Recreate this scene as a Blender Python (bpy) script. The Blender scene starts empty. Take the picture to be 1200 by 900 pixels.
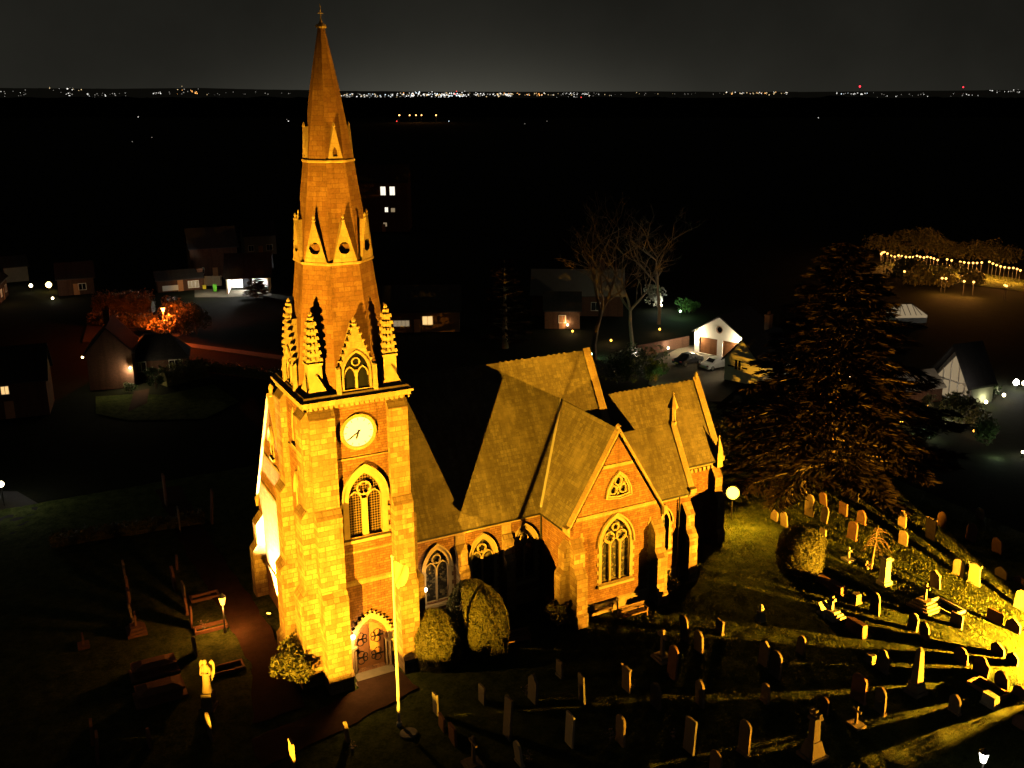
import bpy, bmesh, math, random
import numpy as np
from mathutils import Vector, Matrix
from mathutils.geometry import tessellate_polygon
R = math.radians
random.seed(7)
SC = bpy.context.scene
COL = SC.collection

# ------------------------------------------------------------------ camera
CAM_C = np.array([-14.558, -54.042, 35.556]); CAM_YAW = -.5066
CF, CD, CPX, CH = 1160.8, 310.34, 634.0, 108.5      # focal length, pitch term, principal column, horizon row (1200 x 900)
PITCH = math.atan2(CD, CF)
cam_data = bpy.data.cameras.new('camera')
cam = bpy.data.objects.new('camera', cam_data); COL.objects.link(cam)
cam.location = CAM_C; cam.rotation_euler = (math.pi/2 - PITCH, 0, CAM_YAW)
cam_data.sensor_width = 36; cam_data.lens = CF/1200*36
cam_data.shift_x = -(CPX-600)/1200; cam_data.shift_y = -(450-(CH+CD))/1200
cam_data.clip_start = .5; cam_data.clip_end = 40000
SC.camera = cam

# ------------------------------------------------------------------ night sky
W = bpy.data.worlds.new('World'); SC.world = W; W.use_nodes = True
nt = W.node_tree; nt.nodes.clear()
def N(t, kind, **kw):
    n = t.nodes.new(kind)
    for k, v in kw.items(): setattr(n, k, v)
    return n
def mathn(t, op, a, b=None, c=None):
    n = N(t, 'ShaderNodeMath', operation=op)
    for i, x in enumerate((a, b, c)):
        if x is None: continue
        if isinstance(x, (int, float)): n.inputs[i].default_value = x
        else: t.links.new(x, n.inputs[i])
    return n.outputs[0]
tc = N(nt, 'ShaderNodeTexCoord'); sep = N(nt, 'ShaderNodeSeparateXYZ')
nt.links.new(tc.outputs['Generated'], sep.inputs[0])
el = mathn(nt, 'MAXIMUM', sep.outputs['Z'], 0.0)
lp = mathn(nt, 'EXPONENT', mathn(nt, 'MULTIPLY', el, -7.0))            # light pollution low over the land
gd = N(nt, 'ShaderNodeVectorMath', operation='DOT_PRODUCT')
nt.links.new(tc.outputs['Generated'], gd.inputs[0])
ga = -CAM_YAW + math.atan2(545-CPX, math.hypot(CF, CD)); gd.inputs[1].default_value = (math.sin(ga), math.cos(ga), 0.0)
town = mathn(nt, 'MULTIPLY', mathn(nt, 'EXPONENT', mathn(nt, 'MULTIPLY', mathn(nt, 'SUBTRACT', gd.outputs['Value'], 1.0), 55.0)),
             mathn(nt, 'EXPONENT', mathn(nt, 'MULTIPLY', el, -32.0)))
nz = N(nt, 'ShaderNodeTexNoise'); nz.inputs['Scale'].default_value = 5.0; nz.inputs['Detail'].default_value = 6.0
nt.links.new(tc.outputs['Generated'], nz.inputs['Vector'])
amt = mathn(nt, 'MULTIPLY', mathn(nt, 'ADD', mathn(nt, 'MULTIPLY', lp, .0085), .0065), mathn(nt, 'ADD', mathn(nt, 'MULTIPLY', nz.outputs[0], 1.4), .3))
sky1 = N(nt, 'ShaderNodeMix', data_type='RGBA'); sky1.blend_type = 'MULTIPLY'; sky1.inputs[0].default_value = 1
sky1.inputs[6].default_value = (1.0, .965, .76, 1)
nt.links.new(mathn(nt, 'ADD', amt, mathn(nt, 'MULTIPLY', town, .044)), sky1.inputs[7])
bg = N(nt, 'ShaderNodeBackground'); nt.links.new(sky1.outputs[2], bg.inputs['Color']); bg.inputs['Strength'].default_value = 1.0
wo = N(nt, 'ShaderNodeOutputWorld'); nt.links.new(bg.outputs[0], wo.inputs['Surface'])
SC.view_settings.view_transform = 'Standard'; SC.view_settings.look = 'None'
SC.view_settings.exposure = 0; SC.view_settings.gamma = 1; SC.view_settings.use_curve_mapping = False
DB = 0
SC.cycles.use_denoising = True; SC.cycles.max_bounces = 5; SC.cycles.diffuse_bounces = DB
SC.cycles.sample_clamp_indirect = 4.0; SC.cycles.caustics_reflective = False; SC.cycles.caustics_refractive = False

# ------------------------------------------------------------------ floodlights (luminaires further down, none for the added halo fill)
SODIUM = (1.0, .455, .022)
def spot(name, loc, aim, watts, size, blend=.3, color=SODIUM, radius=.15, parent=None):
    d = bpy.data.lights.new(name, 'SPOT'); d.energy = watts; d.color = color
    d.spot_size = R(size); d.spot_blend = blend; d.shadow_soft_size = radius
    o = bpy.data.objects.new(name, d); COL.objects.link(o); o.location = loc
    o.rotation_euler = (Vector(aim)-Vector(loc)).to_track_quat('-Z', 'Y').to_euler()
    if parent:
        o.parent = parent; o.matrix_parent_inverse = Matrix.Translation(-Vector(parent.location)) if not any(parent.rotation_euler) else parent.matrix_basis.inverted()
    return o
def point(name, loc, watts, color, radius=.12):
    d = bpy.data.lights.new(name, 'POINT'); d.energy = watts; d.color = color; d.shadow_soft_size = radius
    o = bpy.data.objects.new(name, d); COL.objects.link(o); o.location = loc
    return o
spot('graveyard_flood_lamp', (43.8, -22.6, 1.15), (27.9, .8, 3.6), 215000, 118, .10, radius=.06)
point('east_halo_fill', (37.55, 6.0, 2.9), 1700, SODIUM, .2)  # added light beside the east floodlight, stands in for its halo
spot('tower_flood_lamp', (-20, -22, 0.9), (4.6, 3, 14.9), 360000, 55, .45, color=(1, .475, .022), radius=.12)
spot('west_wall_flood_lamp', (-.95, 9.8, 0.4), (-.15, 10.6, 4.0), 200000, 74, .9, color=(1, .68, .24), radius=.06)
spot('east_flood_lamp', (37.95, 6.6, 2.5), (24, -24, 3.0), 3000, 165, .5, radius=.12)

# ------------------------------------------------------------------ pixel -> ground helpers (layout survey of the photograph)
_fw = np.array([-math.sin(CAM_YAW), math.cos(CAM_YAW), 0]); _rt = np.array([math.cos(CAM_YAW), math.sin(CAM_YAW), 0]); _up = np.array([0, 0, 1.])
_F = _fw*math.cos(PITCH)-_up*math.sin(PITCH); _U = _up*math.cos(PITCH)+_fw*math.sin(PITCH)
def ray(u, v): return _F+_rt*(u-CPX)/CF-_U*(v-(CH+CD))/CF
def gp(u, v, z=0.):
    r = ray(u, v); p = CAM_C+r*((z-CAM_C[2])/r[2]); return Vector((float(p[0]), float(p[1]), z))
def pjv(x, y, z):
    w = np.array([x, y, z])-CAM_C; return CH+CD-CF*float(w@_U)/float(w@_F)
def ht(p, vtop):
    lo, hi = 0., 80.
    for _ in range(40):
        m = (lo+hi)/2
        if pjv(p.x, p.y, m) > vtop: lo = m
        else: hi = m
    return lo
def far(u, v, dist):                       # a point far off in the direction of the pixel
    r = ray(u, v); p = CAM_C+r*(dist/float(r@_fw)); return Vector([float(c) for c in p])

# ------------------------------------------------------------------ materials
def mat(name): 
    m = bpy.data.materials.new(name); m.use_nodes = True; t = m.node_tree
    return m, t, t.nodes['Principled BSDF']
def setb(b, col=None, rough=.9, spec=.2, metal=0):
    if col: b.inputs['Base Color'].default_value = (*col, 1)
    b.inputs['Roughness'].default_value = rough; b.inputs['Specular IOR Level'].default_value = spec; b.inputs['Metallic'].default_value = metal
def ramp(t, src, stops):
    r = N(t, 'ShaderNodeValToRGB'); e = r.color_ramp.elements
    while len(e) < len(stops): e.new(.5)
    for i, (p, c) in enumerate(stops): e[i].position = p; e[i].color = (*c, 1)
    t.links.new(src, r.inputs[0]); return r.outputs[0]
def mixc(t, f, a, b, mode='MIX'):
    n = N(t, 'ShaderNodeMix', data_type='RGBA'); n.blend_type = mode
    for i, x in ((0, f), (6, a), (7, b)):
        if isinstance(x, (int, float)): n.inputs[i].default_value = x
        elif isinstance(x, tuple): n.inputs[i].default_value = (*x, 1)
        else: t.links.new(x, n.inputs[i])
    return n.outputs[2]
def noise(t, scale, detail=4, coord='Object', rough=.6, vec=None):
    n = N(t, 'ShaderNodeTexNoise'); n.inputs['Scale'].default_value = scale; n.inputs['Detail'].default_value = detail; n.inputs['Roughness'].default_value = rough
    if vec is None: vec = N(t, 'ShaderNodeTexCoord').outputs[coord]
    t.links.new(vec, n.inputs['Vector']); return n.outputs[0]
def bump(t, b, h, strength=.5, dist=.03):
    n = N(t, 'ShaderNodeBump'); n.inputs['Strength'].default_value = strength; n.inputs['Distance'].default_value = dist
    t.links.new(h, n.inputs['Height']); t.links.new(n.outputs[0], b.inputs['Normal'])
def masonry(name, c1, c2, mortar, bw, rh, ms=.012, dark=.35, bmp=.6, rough=.92):
    m, t, b = mat(name); setb(b, rough=rough, spec=.15)
    uv = N(t, 'ShaderNodeUVMap').outputs[0]
    wob = N(t, 'ShaderNodeTexNoise'); wob.inputs['Scale'].default_value = 1.3; t.links.new(uv, wob.inputs['Vector'])
    va = N(t, 'ShaderNodeVectorMath', operation='MULTIPLY_ADD'); va.inputs[1].default_value = (.03, .03, 0)
    t.links.new(wob.outputs['Color'], va.inputs[0]); t.links.new(uv, va.inputs[2])
    br = N(t, 'ShaderNodeTexBrick'); br.squash = .58; br.squash_frequency = 3; br.offset_frequency = 2; br.offset = .42; t.links.new(va.outputs[0], br.inputs['Vector'])
    br.inputs['Color1'].default_value = (*c1, 1); br.inputs['Color2'].default_value = (*c2, 1); br.inputs['Mortar'].default_value = (*mortar, 1)
    for k, v in (('Scale', 1), ('Brick Width', bw), ('Row Height', rh), ('Mortar Size', ms), ('Mortar Smooth', .3), ('Bias', 0.0)): br.inputs[k].default_value = v
    big = noise(t, .55, 5, vec=uv); fine = noise(t, 9, 5, vec=uv)
    col = mixc(t, ramp(t, big, [(.35, (0, 0, 0)), (.7, (dark, dark, dark))]), br.outputs['Color'], (c1[0]*.45, c1[1]*.42, c1[2]*.4))
    smp = N(t, 'ShaderNodeMapping'); smp.inputs['Scale'].default_value = (1.7, .13, 1); t.links.new(uv, smp.inputs[0])
    col = mixc(t, ramp(t, noise(t, 1.0, 5, vec=smp.outputs[0]), [(.48, (0, 0, 0)), (.75, (.6, .6, .6))]), col, (c2[0]*.4, c2[1]*.38, c2[2]*.36))
    col = mixc(t, .35, col, ramp(t, fine, [(.3, (.25, .25, .25)), (.7, (.8, .8, .8))]), 'OVERLAY')
    t.links.new(col, b.inputs['Base Color'])
    h = mathn(t, 'ADD', mathn(t, 'MULTIPLY', br.outputs['Fac'], -.7), mathn(t, 'MULTIPLY', fine, .6))
    bump(t, b, h, bmp, .03); return m
def plain(name, col, rough=.8, spec=.3, var=.3, scale=3, metal=0, bm=.3, bd=.02):
    m, t, b = mat(name); setb(b, col, rough, spec, metal)
    n = noise(t, scale, 6)
    t.links.new(mixc(t, n, tuple(c*(1-var) for c in col), tuple(min(1, c*(1+var)) for c in col)), b.inputs['Base Color'])
    if bm: bump(t, b, noise(t, scale*8, 4), bm, bd)
    return m
def emit(name, col, strength):
    m, t, b = mat(name); setb(b, (.02, .02, .02)); b.inputs['Emission Color'].default_value = (*col, 1); b.inputs['Emission Strength'].default_value = strength
    return m
def foliage(name, col, var=.5, rough=.55, spec=.35):
    m, t, b = mat(name); setb(b, col, rough, spec)
    n = noise(t, 2.2, 4); o = N(t, 'ShaderNodeNewGeometry').outputs['Random Per Island']
    c = mixc(t, n, tuple(c*(1-var) for c in col), tuple(c*(1+var) for c in col))
    c = mixc(t, o, c, tuple(x*f for x, f in zip(col, (1.6, 1.35, .8))))
    hf = noise(t, 17, 3); c = mixc(t, ramp(t, hf, [(.36, (.9, .9, .9)), (.54, (0, 0, 0))]), c, tuple(x*.25 for x in col)); bump(t, b, hf, .8, .06)
    t.links.new(c, b.inputs['Base Color']); return m
M = {}
M['wall'] = masonry('red_sandstone_rubble', (.41, .215, .105), (.23, .112, .058), (.13, .075, .042), .44, .165, .016, dark=.6, bmp=1.0)
M['block'] = masonry('sandstone_quoins', (.52, .38, .21), (.24, .14, .075), (.15, .10, .055), .66, .33, .014, dark=.75, bmp=.8)
M['spire'] = masonry('spire_sandstone', (.33, .185, .095), (.235, .115, .06), (.14, .08, .045), .62, .28, .010, dark=.8, bmp=.7)
M['dress'] = masonry('dressed_sandstone', (.52, .39, .22), (.42, .29, .155), (.25, .17, .09), .7, .4, .008, dark=.45, bmp=.5)
M['carve'] = plain('carved_sandstone', (.48, .36, .20), .9, .15, .35, 2.2, bm=.5, bd=.05)
def roofmat(name, c1, c2):
    m = masonry(name, c1, c2, (c2[0]*.45, c2[1]*.42, c2[2]*.4), .36, .27, .008, dark=.6, bmp=.5, rough=.8); t = m.node_tree; b = t.nodes['Principled BSDF']
    uv = N(t, 'ShaderNodeUVMap').outputs[0]; mp = N(t, 'ShaderNodeMapping'); mp.inputs['Scale'].default_value = (2.6, .16, 1); t.links.new(uv, mp.inputs[0])
    st_ = noise(t, 1.0, 5, vec=mp.outputs[0]); pt_ = noise(t, .35, 4, vec=uv)
    src = b.inputs['Base Color'].links[0].from_socket
    c = mixc(t, ramp(t, st_, [(.42, (0, 0, 0)), (.72, (.65, .65, .65))]), src, (c1[0]*.38, c1[1]*.36, c1[2]*.34))
    c = mixc(t, ramp(t, pt_, [(.5, (0, 0, 0)), (.75, (.5, .5, .5))]), c, (c1[0]*1.35, c1[1]*1.3, c1[2]*1.2)); t.links.new(c, b.inputs['Base Color']); return m
M['roof'] = roofmat('stone_slates', (.25, .215, .145), (.145, .122, .085))
M['lead'] = plain('lead_sheet', (.42, .40, .36), .5, .5, .2, 4)
M['iron'] = plain('black_iron', (.02, .02, .02), .5, .5, .2, 6)
M['dial'] = plain('white_enamel', (.82, .80, .72), .5, .4, .03, 4, bm=0)
M['clockface'] = plain('glowing_clock_dial', (.82, .80, .72), .5, .4, .03, 4, bm=0); _b = M['clockface'].node_tree.nodes['Principled BSDF']; _b.inputs['Emission Color'].default_value = (1, .88, .62, 1); _b.inputs['Emission Strength'].default_value = .55  # weak emission added so the dial reads whiter
M['grave'] = plain('weathered_gravestone', (.34, .25, .16), .9, .15, .45, 3.0, bm=.6, bd=.02)
M['grave_red'] = plain('red_sandstone_gravestone', (.33, .17, .10), .9, .15, .4, 3.0, bm=.6, bd=.02)
M['grave_grey'] = plain('grey_granite_gravestone', (.26, .23, .19), .6, .4, .4, 3.5, bm=.4, bd=.02)
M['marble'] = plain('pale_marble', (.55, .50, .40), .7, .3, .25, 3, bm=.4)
M['flower'] = plain('cut_flowers', (.55, .38, .30), .8, .2, .6, 9)
M['yew'] = foliage('clipped_yew', (.10, .105, .026), rough=.5, spec=.5); M['laurel'] = foliage('laurel_leaves', (.085, .09, .03), spec=.4, rough=.45)
M['needles'] = foliage('cedar_needles', (.031, .022, .013), rough=.8, spec=.1); M['bark'] = plain('bark', (.16, .12, .08), .9, .1, .4, 4)
M['garden'] = foliage('garden_leaves', (.05, .10, .03))
M['twig'] = plain('pale_twigs', (.24, .14, .09), .8, .2, .3, 5)
M['wood'] = plain('bench_timber', (.30, .17, .09), .7, .3, .3, 6); M['door'] = plain('oak_door', (.38, .18, .075), .7, .3, .3, 5)
M['white'] = plain('white_render', (.72, .69, .62), .85, .2, .08, 2, bm=.15); M['pole'] = plain('white_paint', (.78, .76, .70), .45, .4, .05, 3, bm=0)
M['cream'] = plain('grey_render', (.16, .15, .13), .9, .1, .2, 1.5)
M['slate'] = masonry('dark_slates', (.035, .033, .033), (.025, .024, .025), (.01, .01, .01), .3, .22, .01, bmp=.4)
M['brick'] = masonry('house_brick', (.12, .052, .030), (.075, .033, .019), (.09, .07, .05), .23, .077, .012, dark=.3)
M['garage_door'] = masonry('brown_boarded_door', (.20, .085, .032), (.17, .072, .028), (.06, .03, .015), 3, .16, .012, dark=.1)
M['glassdark'] = plain('dark_window_glass', (.015, .016, .018), .12, .6, .2, 3, bm=0)
M['tyre'] = plain('tyre_rubber', (.02, .02, .02), .8, .3, .1, 4, bm=0); M['rim'] = plain('alloy_rim', (.5, .5, .5), .3, .5, .1, 4, metal=1, bm=0)
M['silver'] = plain('silver_car_paint', (.55, .54, .50), .3, .6, .03, 2, bm=0); M['navy'] = plain('dark_car_paint', (.018, .02, .026), .25, .6, .05, 2, bm=0)
M['plate'] = plain('yellow_number_plate', (.75, .55, .06), .5, .4, .03, 2, bm=0)
M['concrete'] = plain('concrete', (.30, .27, .22), .9, .2, .3, 2.5)
M['green_bin'] = plain('green_plastic', (.10, .45, .04), .5, .4, .05, 2, bm=0); M['yellow_bin'] = plain('yellow_plastic', (.7, .62, .03), .5, .4, .05, 2, bm=0)
M['fence'] = plain('weathered_fence', (.30, .22, .14), .85, .2, .3, 5)
M['flag'] = plain('pale_flag_cloth', (.62, .50, .30), .8, .2, .25, 1.2, bm=0)
# stained glass: small leaded panes, a few of them pale
m, t, b = mat('leaded_glass'); setb(b, rough=.35, spec=.4)
vo = N(t, 'ShaderNodeTexVoronoi'); vo.inputs['Scale'].default_value = 6.5; t.links.new(N(t, 'ShaderNodeUVMap').outputs[0], vo.inputs['Vector'])
sp = N(t, 'ShaderNodeSeparateColor'); t.links.new(vo.outputs['Color'], sp.inputs[0])
t.links.new(ramp(t, sp.outputs[0], [(.35, (.018, .016, .015)), (.7, (.06, .055, .045)), (.95, (.22, .18, .10))]), b.inputs['Base Color']); M['leaded'] = m
# belfry lattice: diagonal pierced screen
m, t, b = mat('belfry_lattice'); setb(b, rough=.9, spec=.1)
mp = N(t, 'ShaderNodeMapping'); mp.inputs['Rotation'].default_value = (0, 0, R(45)); mp.inputs['Location'].default_value = (.02, .03, .5); t.links.new(N(t, 'ShaderNodeUVMap').outputs[0], mp.inputs[0])
ck = N(t, 'ShaderNodeTexChecker'); ck.inputs['Scale'].default_value = 8.5; ck.inputs['Color1'].default_value = (.20, .13, .06, 1); ck.inputs['Color2'].default_value = (.012, .01, .01, 1)
t.links.new(mp.outputs[0], ck.inputs['Vector']); t.links.new(ck.outputs[0], b.inputs['Base Color']); M['lattice'] = m
# ground
def groundmat(name, stops, scale, bs=.6, bd=.06, sc2=7):
    m, t, b = mat(name); setb(b, rough=1, spec=.05)
    n1 = noise(t, scale, 6, rough=.7); n2 = noise(t, sc2, 6, rough=.75)
    t.links.new(ramp(t, mathn(t, 'ADD', mathn(t, 'MULTIPLY', n1, .55), mathn(t, 'MULTIPLY', n2, .45)), stops), b.inputs['Base Color'])
    bump(t, b, mathn(t, 'ADD', n2, mathn(t, 'MULTIPLY', noise(t, sc2*4, 3), .5)), bs, bd); return m
M['land'] = groundmat('dark_land', [(.35, (.010, .011, .006)), (.65, (.020, .022, .011))], .02, sc2=.5)
M['lawn'] = groundmat('churchyard_turf', [(.34, (.022, .032, .010)), (.48, (.085, .112, .026)), (.66, (.19, .21, .06))], 1.1, 1, .2, 5.5)
M['path'] = groundmat('red_gravel_path', [(.35, (.055, .030, .020)), (.65, (.10, .055, .036))], 1.0, .5, .02, 12)
M['road'] = groundmat('asphalt', [(.35, (.045, .043, .042)), (.65, (.065, .062, .058))], .7, .4, .02, 14)
M['drive'] = groundmat('gravel_drive', [(.35, (.11, .095, .07)), (.65, (.16, .14, .10))], .8, .6, .03, 10)
M['grass'] = foliage('grass_blades', (.12, .145, .036), rough=.9, spec=.05)

# ------------------------------------------------------------------ mesh builder
class MB:
    def __init__(s, mats=None): s.v = []; s.f = []; s.mi = []; s.k = 0
    def add(s, vs, fs):
        o = len(s.v); s.v += [tuple(map(float, p)) for p in vs]
        for f in fs: s.f.append(tuple(o+i for i in f)); s.mi.append(s.k)
    def poly(s, pts): s.add(pts, [tuple(range(len(pts)))])
    def box(s, x0, y0, z0, x1, y1, z1, tz=None, top=1.0):
        cx, cy = (x0+x1)/2, (y0+y1)/2; g = lambda x, y: (cx+(x-cx)*top, cy+(y-cy)*top)
        b = [(x0, y0), (x1, y0), (x1, y1), (x0, y1)]
        s.add([(x, y, z0) for x, y in b]+[(*g(x, y), z1) for x, y in b], [(3, 2, 1, 0), (4, 5, 6, 7), (0, 1, 5, 4), (1, 2, 6, 5), (2, 3, 7, 6), (3, 0, 4, 7)])
    def prism(s, pts, d):                       # polygon (3D points) pushed along vector d
        n = len(pts); d = Vector(d); q = [Vector(p) for p in pts]
        s.add(q+[p+d for p in q], [tuple(range(n))[::-1], tuple(range(n, 2*n))]+[(i, (i+1) % n, n+(i+1) % n, n+i) for i in range(n)])
    def hull(s, a, b):                          # two rings with the same count, capped
        n = len(a); s.add(list(a)+list(b), [tuple(range(n))[::-1], tuple(range(n, 2*n))]+[(i, (i+1) % n, n+(i+1) % n, n+i) for i in range(n)])
    def tube(s, p0, p1, r0, r1=None, n=8, cap=True):
        r1 = r0 if r1 is None else r1; p0 = Vector(p0); p1 = Vector(p1); d = (p1-p0)
        if d.length < 1e-6: return
        d.normalize(); a = d.orthogonal().normalized(); c = d.cross(a)
        o = len(s.v); vs = []
        for p, r in ((p0, r0), (p1, r1)):
            for i in range(n):
                w = 2*math.pi*i/n; vs.append(p+(a*math.cos(w)+c*math.sin(w))*r)
        fs = [(i, (i+1) % n, n+(i+1) % n, n+i) for i in range(n)]
        if cap: fs += [tuple(range(n))[::-1], tuple(range(n, 2*n))]
        s.add(vs, fs)
    def lathe(s, c, prof, n=16, rot=0, sx=1, sy=1):
        vs = []; fs = []
        for r, z in prof:
            for i in range(n):
                w = 2*math.pi*i/n+rot; vs.append((c[0]+r*math.cos(w)*sx, c[1]+r*math.sin(w)*sy, c[2]+z))
        m = len(prof)
        for j in range(m-1):
            for i in range(n): fs.append((j*n+i, j*n+(i+1) % n, (j+1)*n+(i+1) % n, (j+1)*n+i))
        fs += [tuple(range(n))[::-1], tuple(range((m-1)*n, m*n))]
        s.add(vs, fs)
    def panel(s, outer, holes, fr, d=0., reveal=.3):
        """flat wall face with openings; fr(a, z, d) maps wall coordinates; holes get reveals going inwards"""
        loops = [[Vector((a, z, 0)) for a, z in outer]]+[[Vector((a, z, 0)) for a, z in h] for h in holes]
        flat = [p for l in loops for p in l]
        for tri in tessellate_polygon(loops):
            s.add([fr(flat[i].x, flat[i].y, d) for i in tri], [(0, 1, 2)])
        for h in holes:
            for i in range(len(h)):
                p, q = h[i], h[(i+1) % len(h)]
                s.add([fr(*p, d), fr(*q, d), fr(*q, d-reveal), fr(*p, d-reveal)], [(0, 1, 2, 3)])
    def band(s, inner, outer, fr, d0, d1, closed=False):
        """solid strip between two 2D paths of equal length, from depth d0 to d1"""
        n = len(inner); last = n if closed else n-1
        for i in range(last):
            j = (i+1) % n
            q = [inner[i], inner[j], outer[j], outer[i]]
            s.hull([fr(*p, d0) for p in q], [fr(*p, d1) for p in q])
    def leaves(s, pts, size, jitter=.4, nrm=None):
        for i, p in enumerate(pts):
            a = Vector((random.gauss(0, 1), random.gauss(0, 1), random.gauss(0, 1))).normalized()
            b = a.orthogonal().normalized(); b.rotate(Matrix.Rotation(random.random()*6.28, 3, a)); c = a.cross(b)
            w = size*random.uniform(1-jitter, 1+jitter); p = Vector(p)
            s.add([p-b*w, p+c*w*.45, p+b*w, p-c*w*.45], [(0, 1, 2, 3)])
    def build(s, name, mats, parent=None, smooth=False, loc=None, recalc=True):
        me = bpy.data.meshes.new(name); me.from_pydata(s.v, [], s.f)
        mats = mats if isinstance(mats, (list, tuple)) else [mats]
        for m_ in mats: me.materials.append(M[m_] if isinstance(m_, str) else m_)
        if len(mats) > 1:
            for p, k in zip(me.polygons, s.mi): p.material_index = k
        if recalc:
            bm = bmesh.new(); bm.from_mesh(me); bmesh.ops.recalc_face_normals(bm, faces=bm.faces); bm.to_mesh(me); bm.free()
        uv = me.uv_layers.new(name='UVMap'); Z = Vector((0, 0, 1))
        for p in me.polygons:
            n = p.normal
            if abs(n.z) > .985 or n.length < .5: ua, va = Vector((1, 0, 0)), Vector((0, 1, 0))
            else:
                ua = Z.cross(n).normalized(); va = n.cross(ua)
            for li in p.loop_indices:
                co = me.vertices[me.loops[li].vertex_index].co; uv.data[li].uv = (co.dot(ua), co.dot(va))
            p.use_smooth = smooth
        o = bpy.data.objects.new(name, me); COL.objects.link(o)
        if parent is not None: o.parent = parent
        if loc is not None: o.location = loc
        return o
def tag(o, label=None, cat=None, group=None, kind=None):
    for k, v in (('label', label), ('category', cat), ('group', group), ('kind', kind)):
        if v: o[k] = v
    return o
def thing(name, label, cat, loc=(0, 0, 0), rz=0, group=None):
    o = bpy.data.objects.new(name, None); COL.objects.link(o); o.location = loc; o.rotation_euler = (0, 0, rz); o.empty_display_size = .3
    return tag(o, label, cat, group)
def frame(o, u, n=None):
    """wall frame: origin o (ground point), u along the wall, outward normal n"""
    o = Vector(o); u = Vector(u).normalized(); n = Vector(n).normalized()
    return lambda a, z, d=0.: o+u*a+Vector((0, 0, z))+n*d
def arch(c, w, sill, spring, apex, n=8):
    """pointed opening, counter-clockwise from lower left"""
    h = apex-spring; hw = w/2; Rr = (hw*hw+h*h)/(2*hw); pts = [(c-hw, sill), (c+hw, sill)]
    # right arc centre at (c+hw-Rr, spring)
    a1 = math.atan2(h, -(hw-Rr)) if False else math.atan2(h, Rr-hw)
    for i in range(n+1):
        a = a1*i/n; pts.append((c+hw-Rr+Rr*math.cos(a), spring+Rr*math.sin(a)))
    for i in range(n-1, -1, -1):
        a = a1*i/n; pts.append((c-hw+Rr-Rr*math.cos(a), spring+Rr*math.sin(a)))
    return pts
def archband(mb, fr, c, w, sill, spring, apex, t, d0, d1, n=8):
    k = (apex-spring)/(w/2)
    i = arch(c, w, sill, spring, apex, n)[1:]; o = arch(c, w+2*t, sill, spring, apex+t*k*.62+t*.35, n)[1:]
    i.append((c-w/2, sill)); o.append((c-w/2-t, sill))
    mb.band(i, o, fr, d0, d1)
def circ(c, z, r, n=16): return [(c+r*math.cos(2*math.pi*i/n), z+r*math.sin(2*math.pi*i/n)) for i in range(n)]
def ring(mb, fr, c, z, r, t, d0, d1, n=16): mb.band(circ(c, z, r, n), circ(c, z, r+t, n), fr, d0, d1, True)

# ================================================================== SETTING: ground, paths, hills
def sheet(name, pts, z, m):
    mb = MB(); mb.poly([(x, y, z) for x, y in pts]); return tag(mb.build(name, m), kind='structure')
g = MB(); S_ = 26000; g.poly([(-S_, -S_, -.17), (S_, -S_, -.17), (S_, S_, -.17), (-S_, S_, -.17)]); tag(g.build('ground', 'land'), kind='structure')
def hsh(x, y):
    return math.sin(x*1.9+1.3*math.sin(y*1.1))*math.cos(y*2.3+.9*math.sin(x*1.7))
lx0, lx1, ly0, ly1, st = -24., 58., -32., 40., .28
nx, ny = int((lx1-lx0)/st), int((ly1-ly0)/st)
rng = np.random.default_rng(3); bumps = rng.normal(0, 1, (nx+1, ny+1))
for _ in range(2): bumps = (bumps+np.roll(bumps, 1, 0)+np.roll(bumps, -1, 0)+np.roll(bumps, 1, 1)+np.roll(bumps, -1, 1))/3.2
bumps = np.clip(bumps, -1.8, 2)
lawn = MB()
lawn.v = [(lx0+i*st, ly0+j*st, -.035+.021*float(bumps[i, j])+.012*hsh(lx0+i*st, ly0+j*st)) for i in range(nx+1) for j in range(ny+1)]
lawn.f = [(i*(ny+1)+j, (i+1)*(ny+1)+j, (i+1)*(ny+1)+j+1, i*(ny+1)+j+1) for i in range(nx) for j in range(ny)]; lawn.mi = [0]*len(lawn.f)
tag(lawn.build('churchyard_lawn', 'lawn', smooth=True, recalc=False), kind='structure')
def pathz(name, pts, z, m):                   # worn, wandering edges
    out = []; rr = random.Random(len(pts))
    for i, (x, y) in enumerate(pts):
        x1, y1 = pts[(i+1) % len(pts)]; L = math.hypot(x1-x, y1-y); n_ = max(1, int(L/.5)); ph_ = rr.random()*6
        for k in range(n_):
            f = k/n_; w_ = (.07*math.sin(f*L*1.7+ph_)+rr.uniform(-.06, .06))*(0 if k == 0 else 1); out.append((x+(x1-x)*f-(y1-y)/L*w_, y+(y1-y)*f+(x1-x)/L*w_))
    return sheet(name, out, z, m)
pathz('gravel_path', [(-4.9, -2.0), (-1.7, -1.9), (-1.2, 4.5), (-1.35, 12), (-1.9, 22), (-2.2, 38), (-4.3, 38), (-4.2, 22), (-3.7, 12), (-3.5, 4)], .045, 'path')
pathz('porch_path', [(1.9, .1), (4.4, .1), (5.0, -3.3), (-1.0, -5.2), (-5.4, -6.2), (-5.3, -3.4), (-1.6, -2.7), (1.7, -1.6)], .055, 'path')

# ================================================================== CHURCH
CH_ = thing('parish_church', 'floodlit red sandstone parish church with a tall spired clock tower', 'church', (0, 0, 0))
def part(mb, name, m, parent=None, **k): return mb.build(name, m, parent or CH_, **k)
fS = frame((0, 0, 0), (1, 0, 0), (0, -1, 0)); fW = frame((0, 0, 0), (0, 1, 0), (-1, 0, 0))

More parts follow.
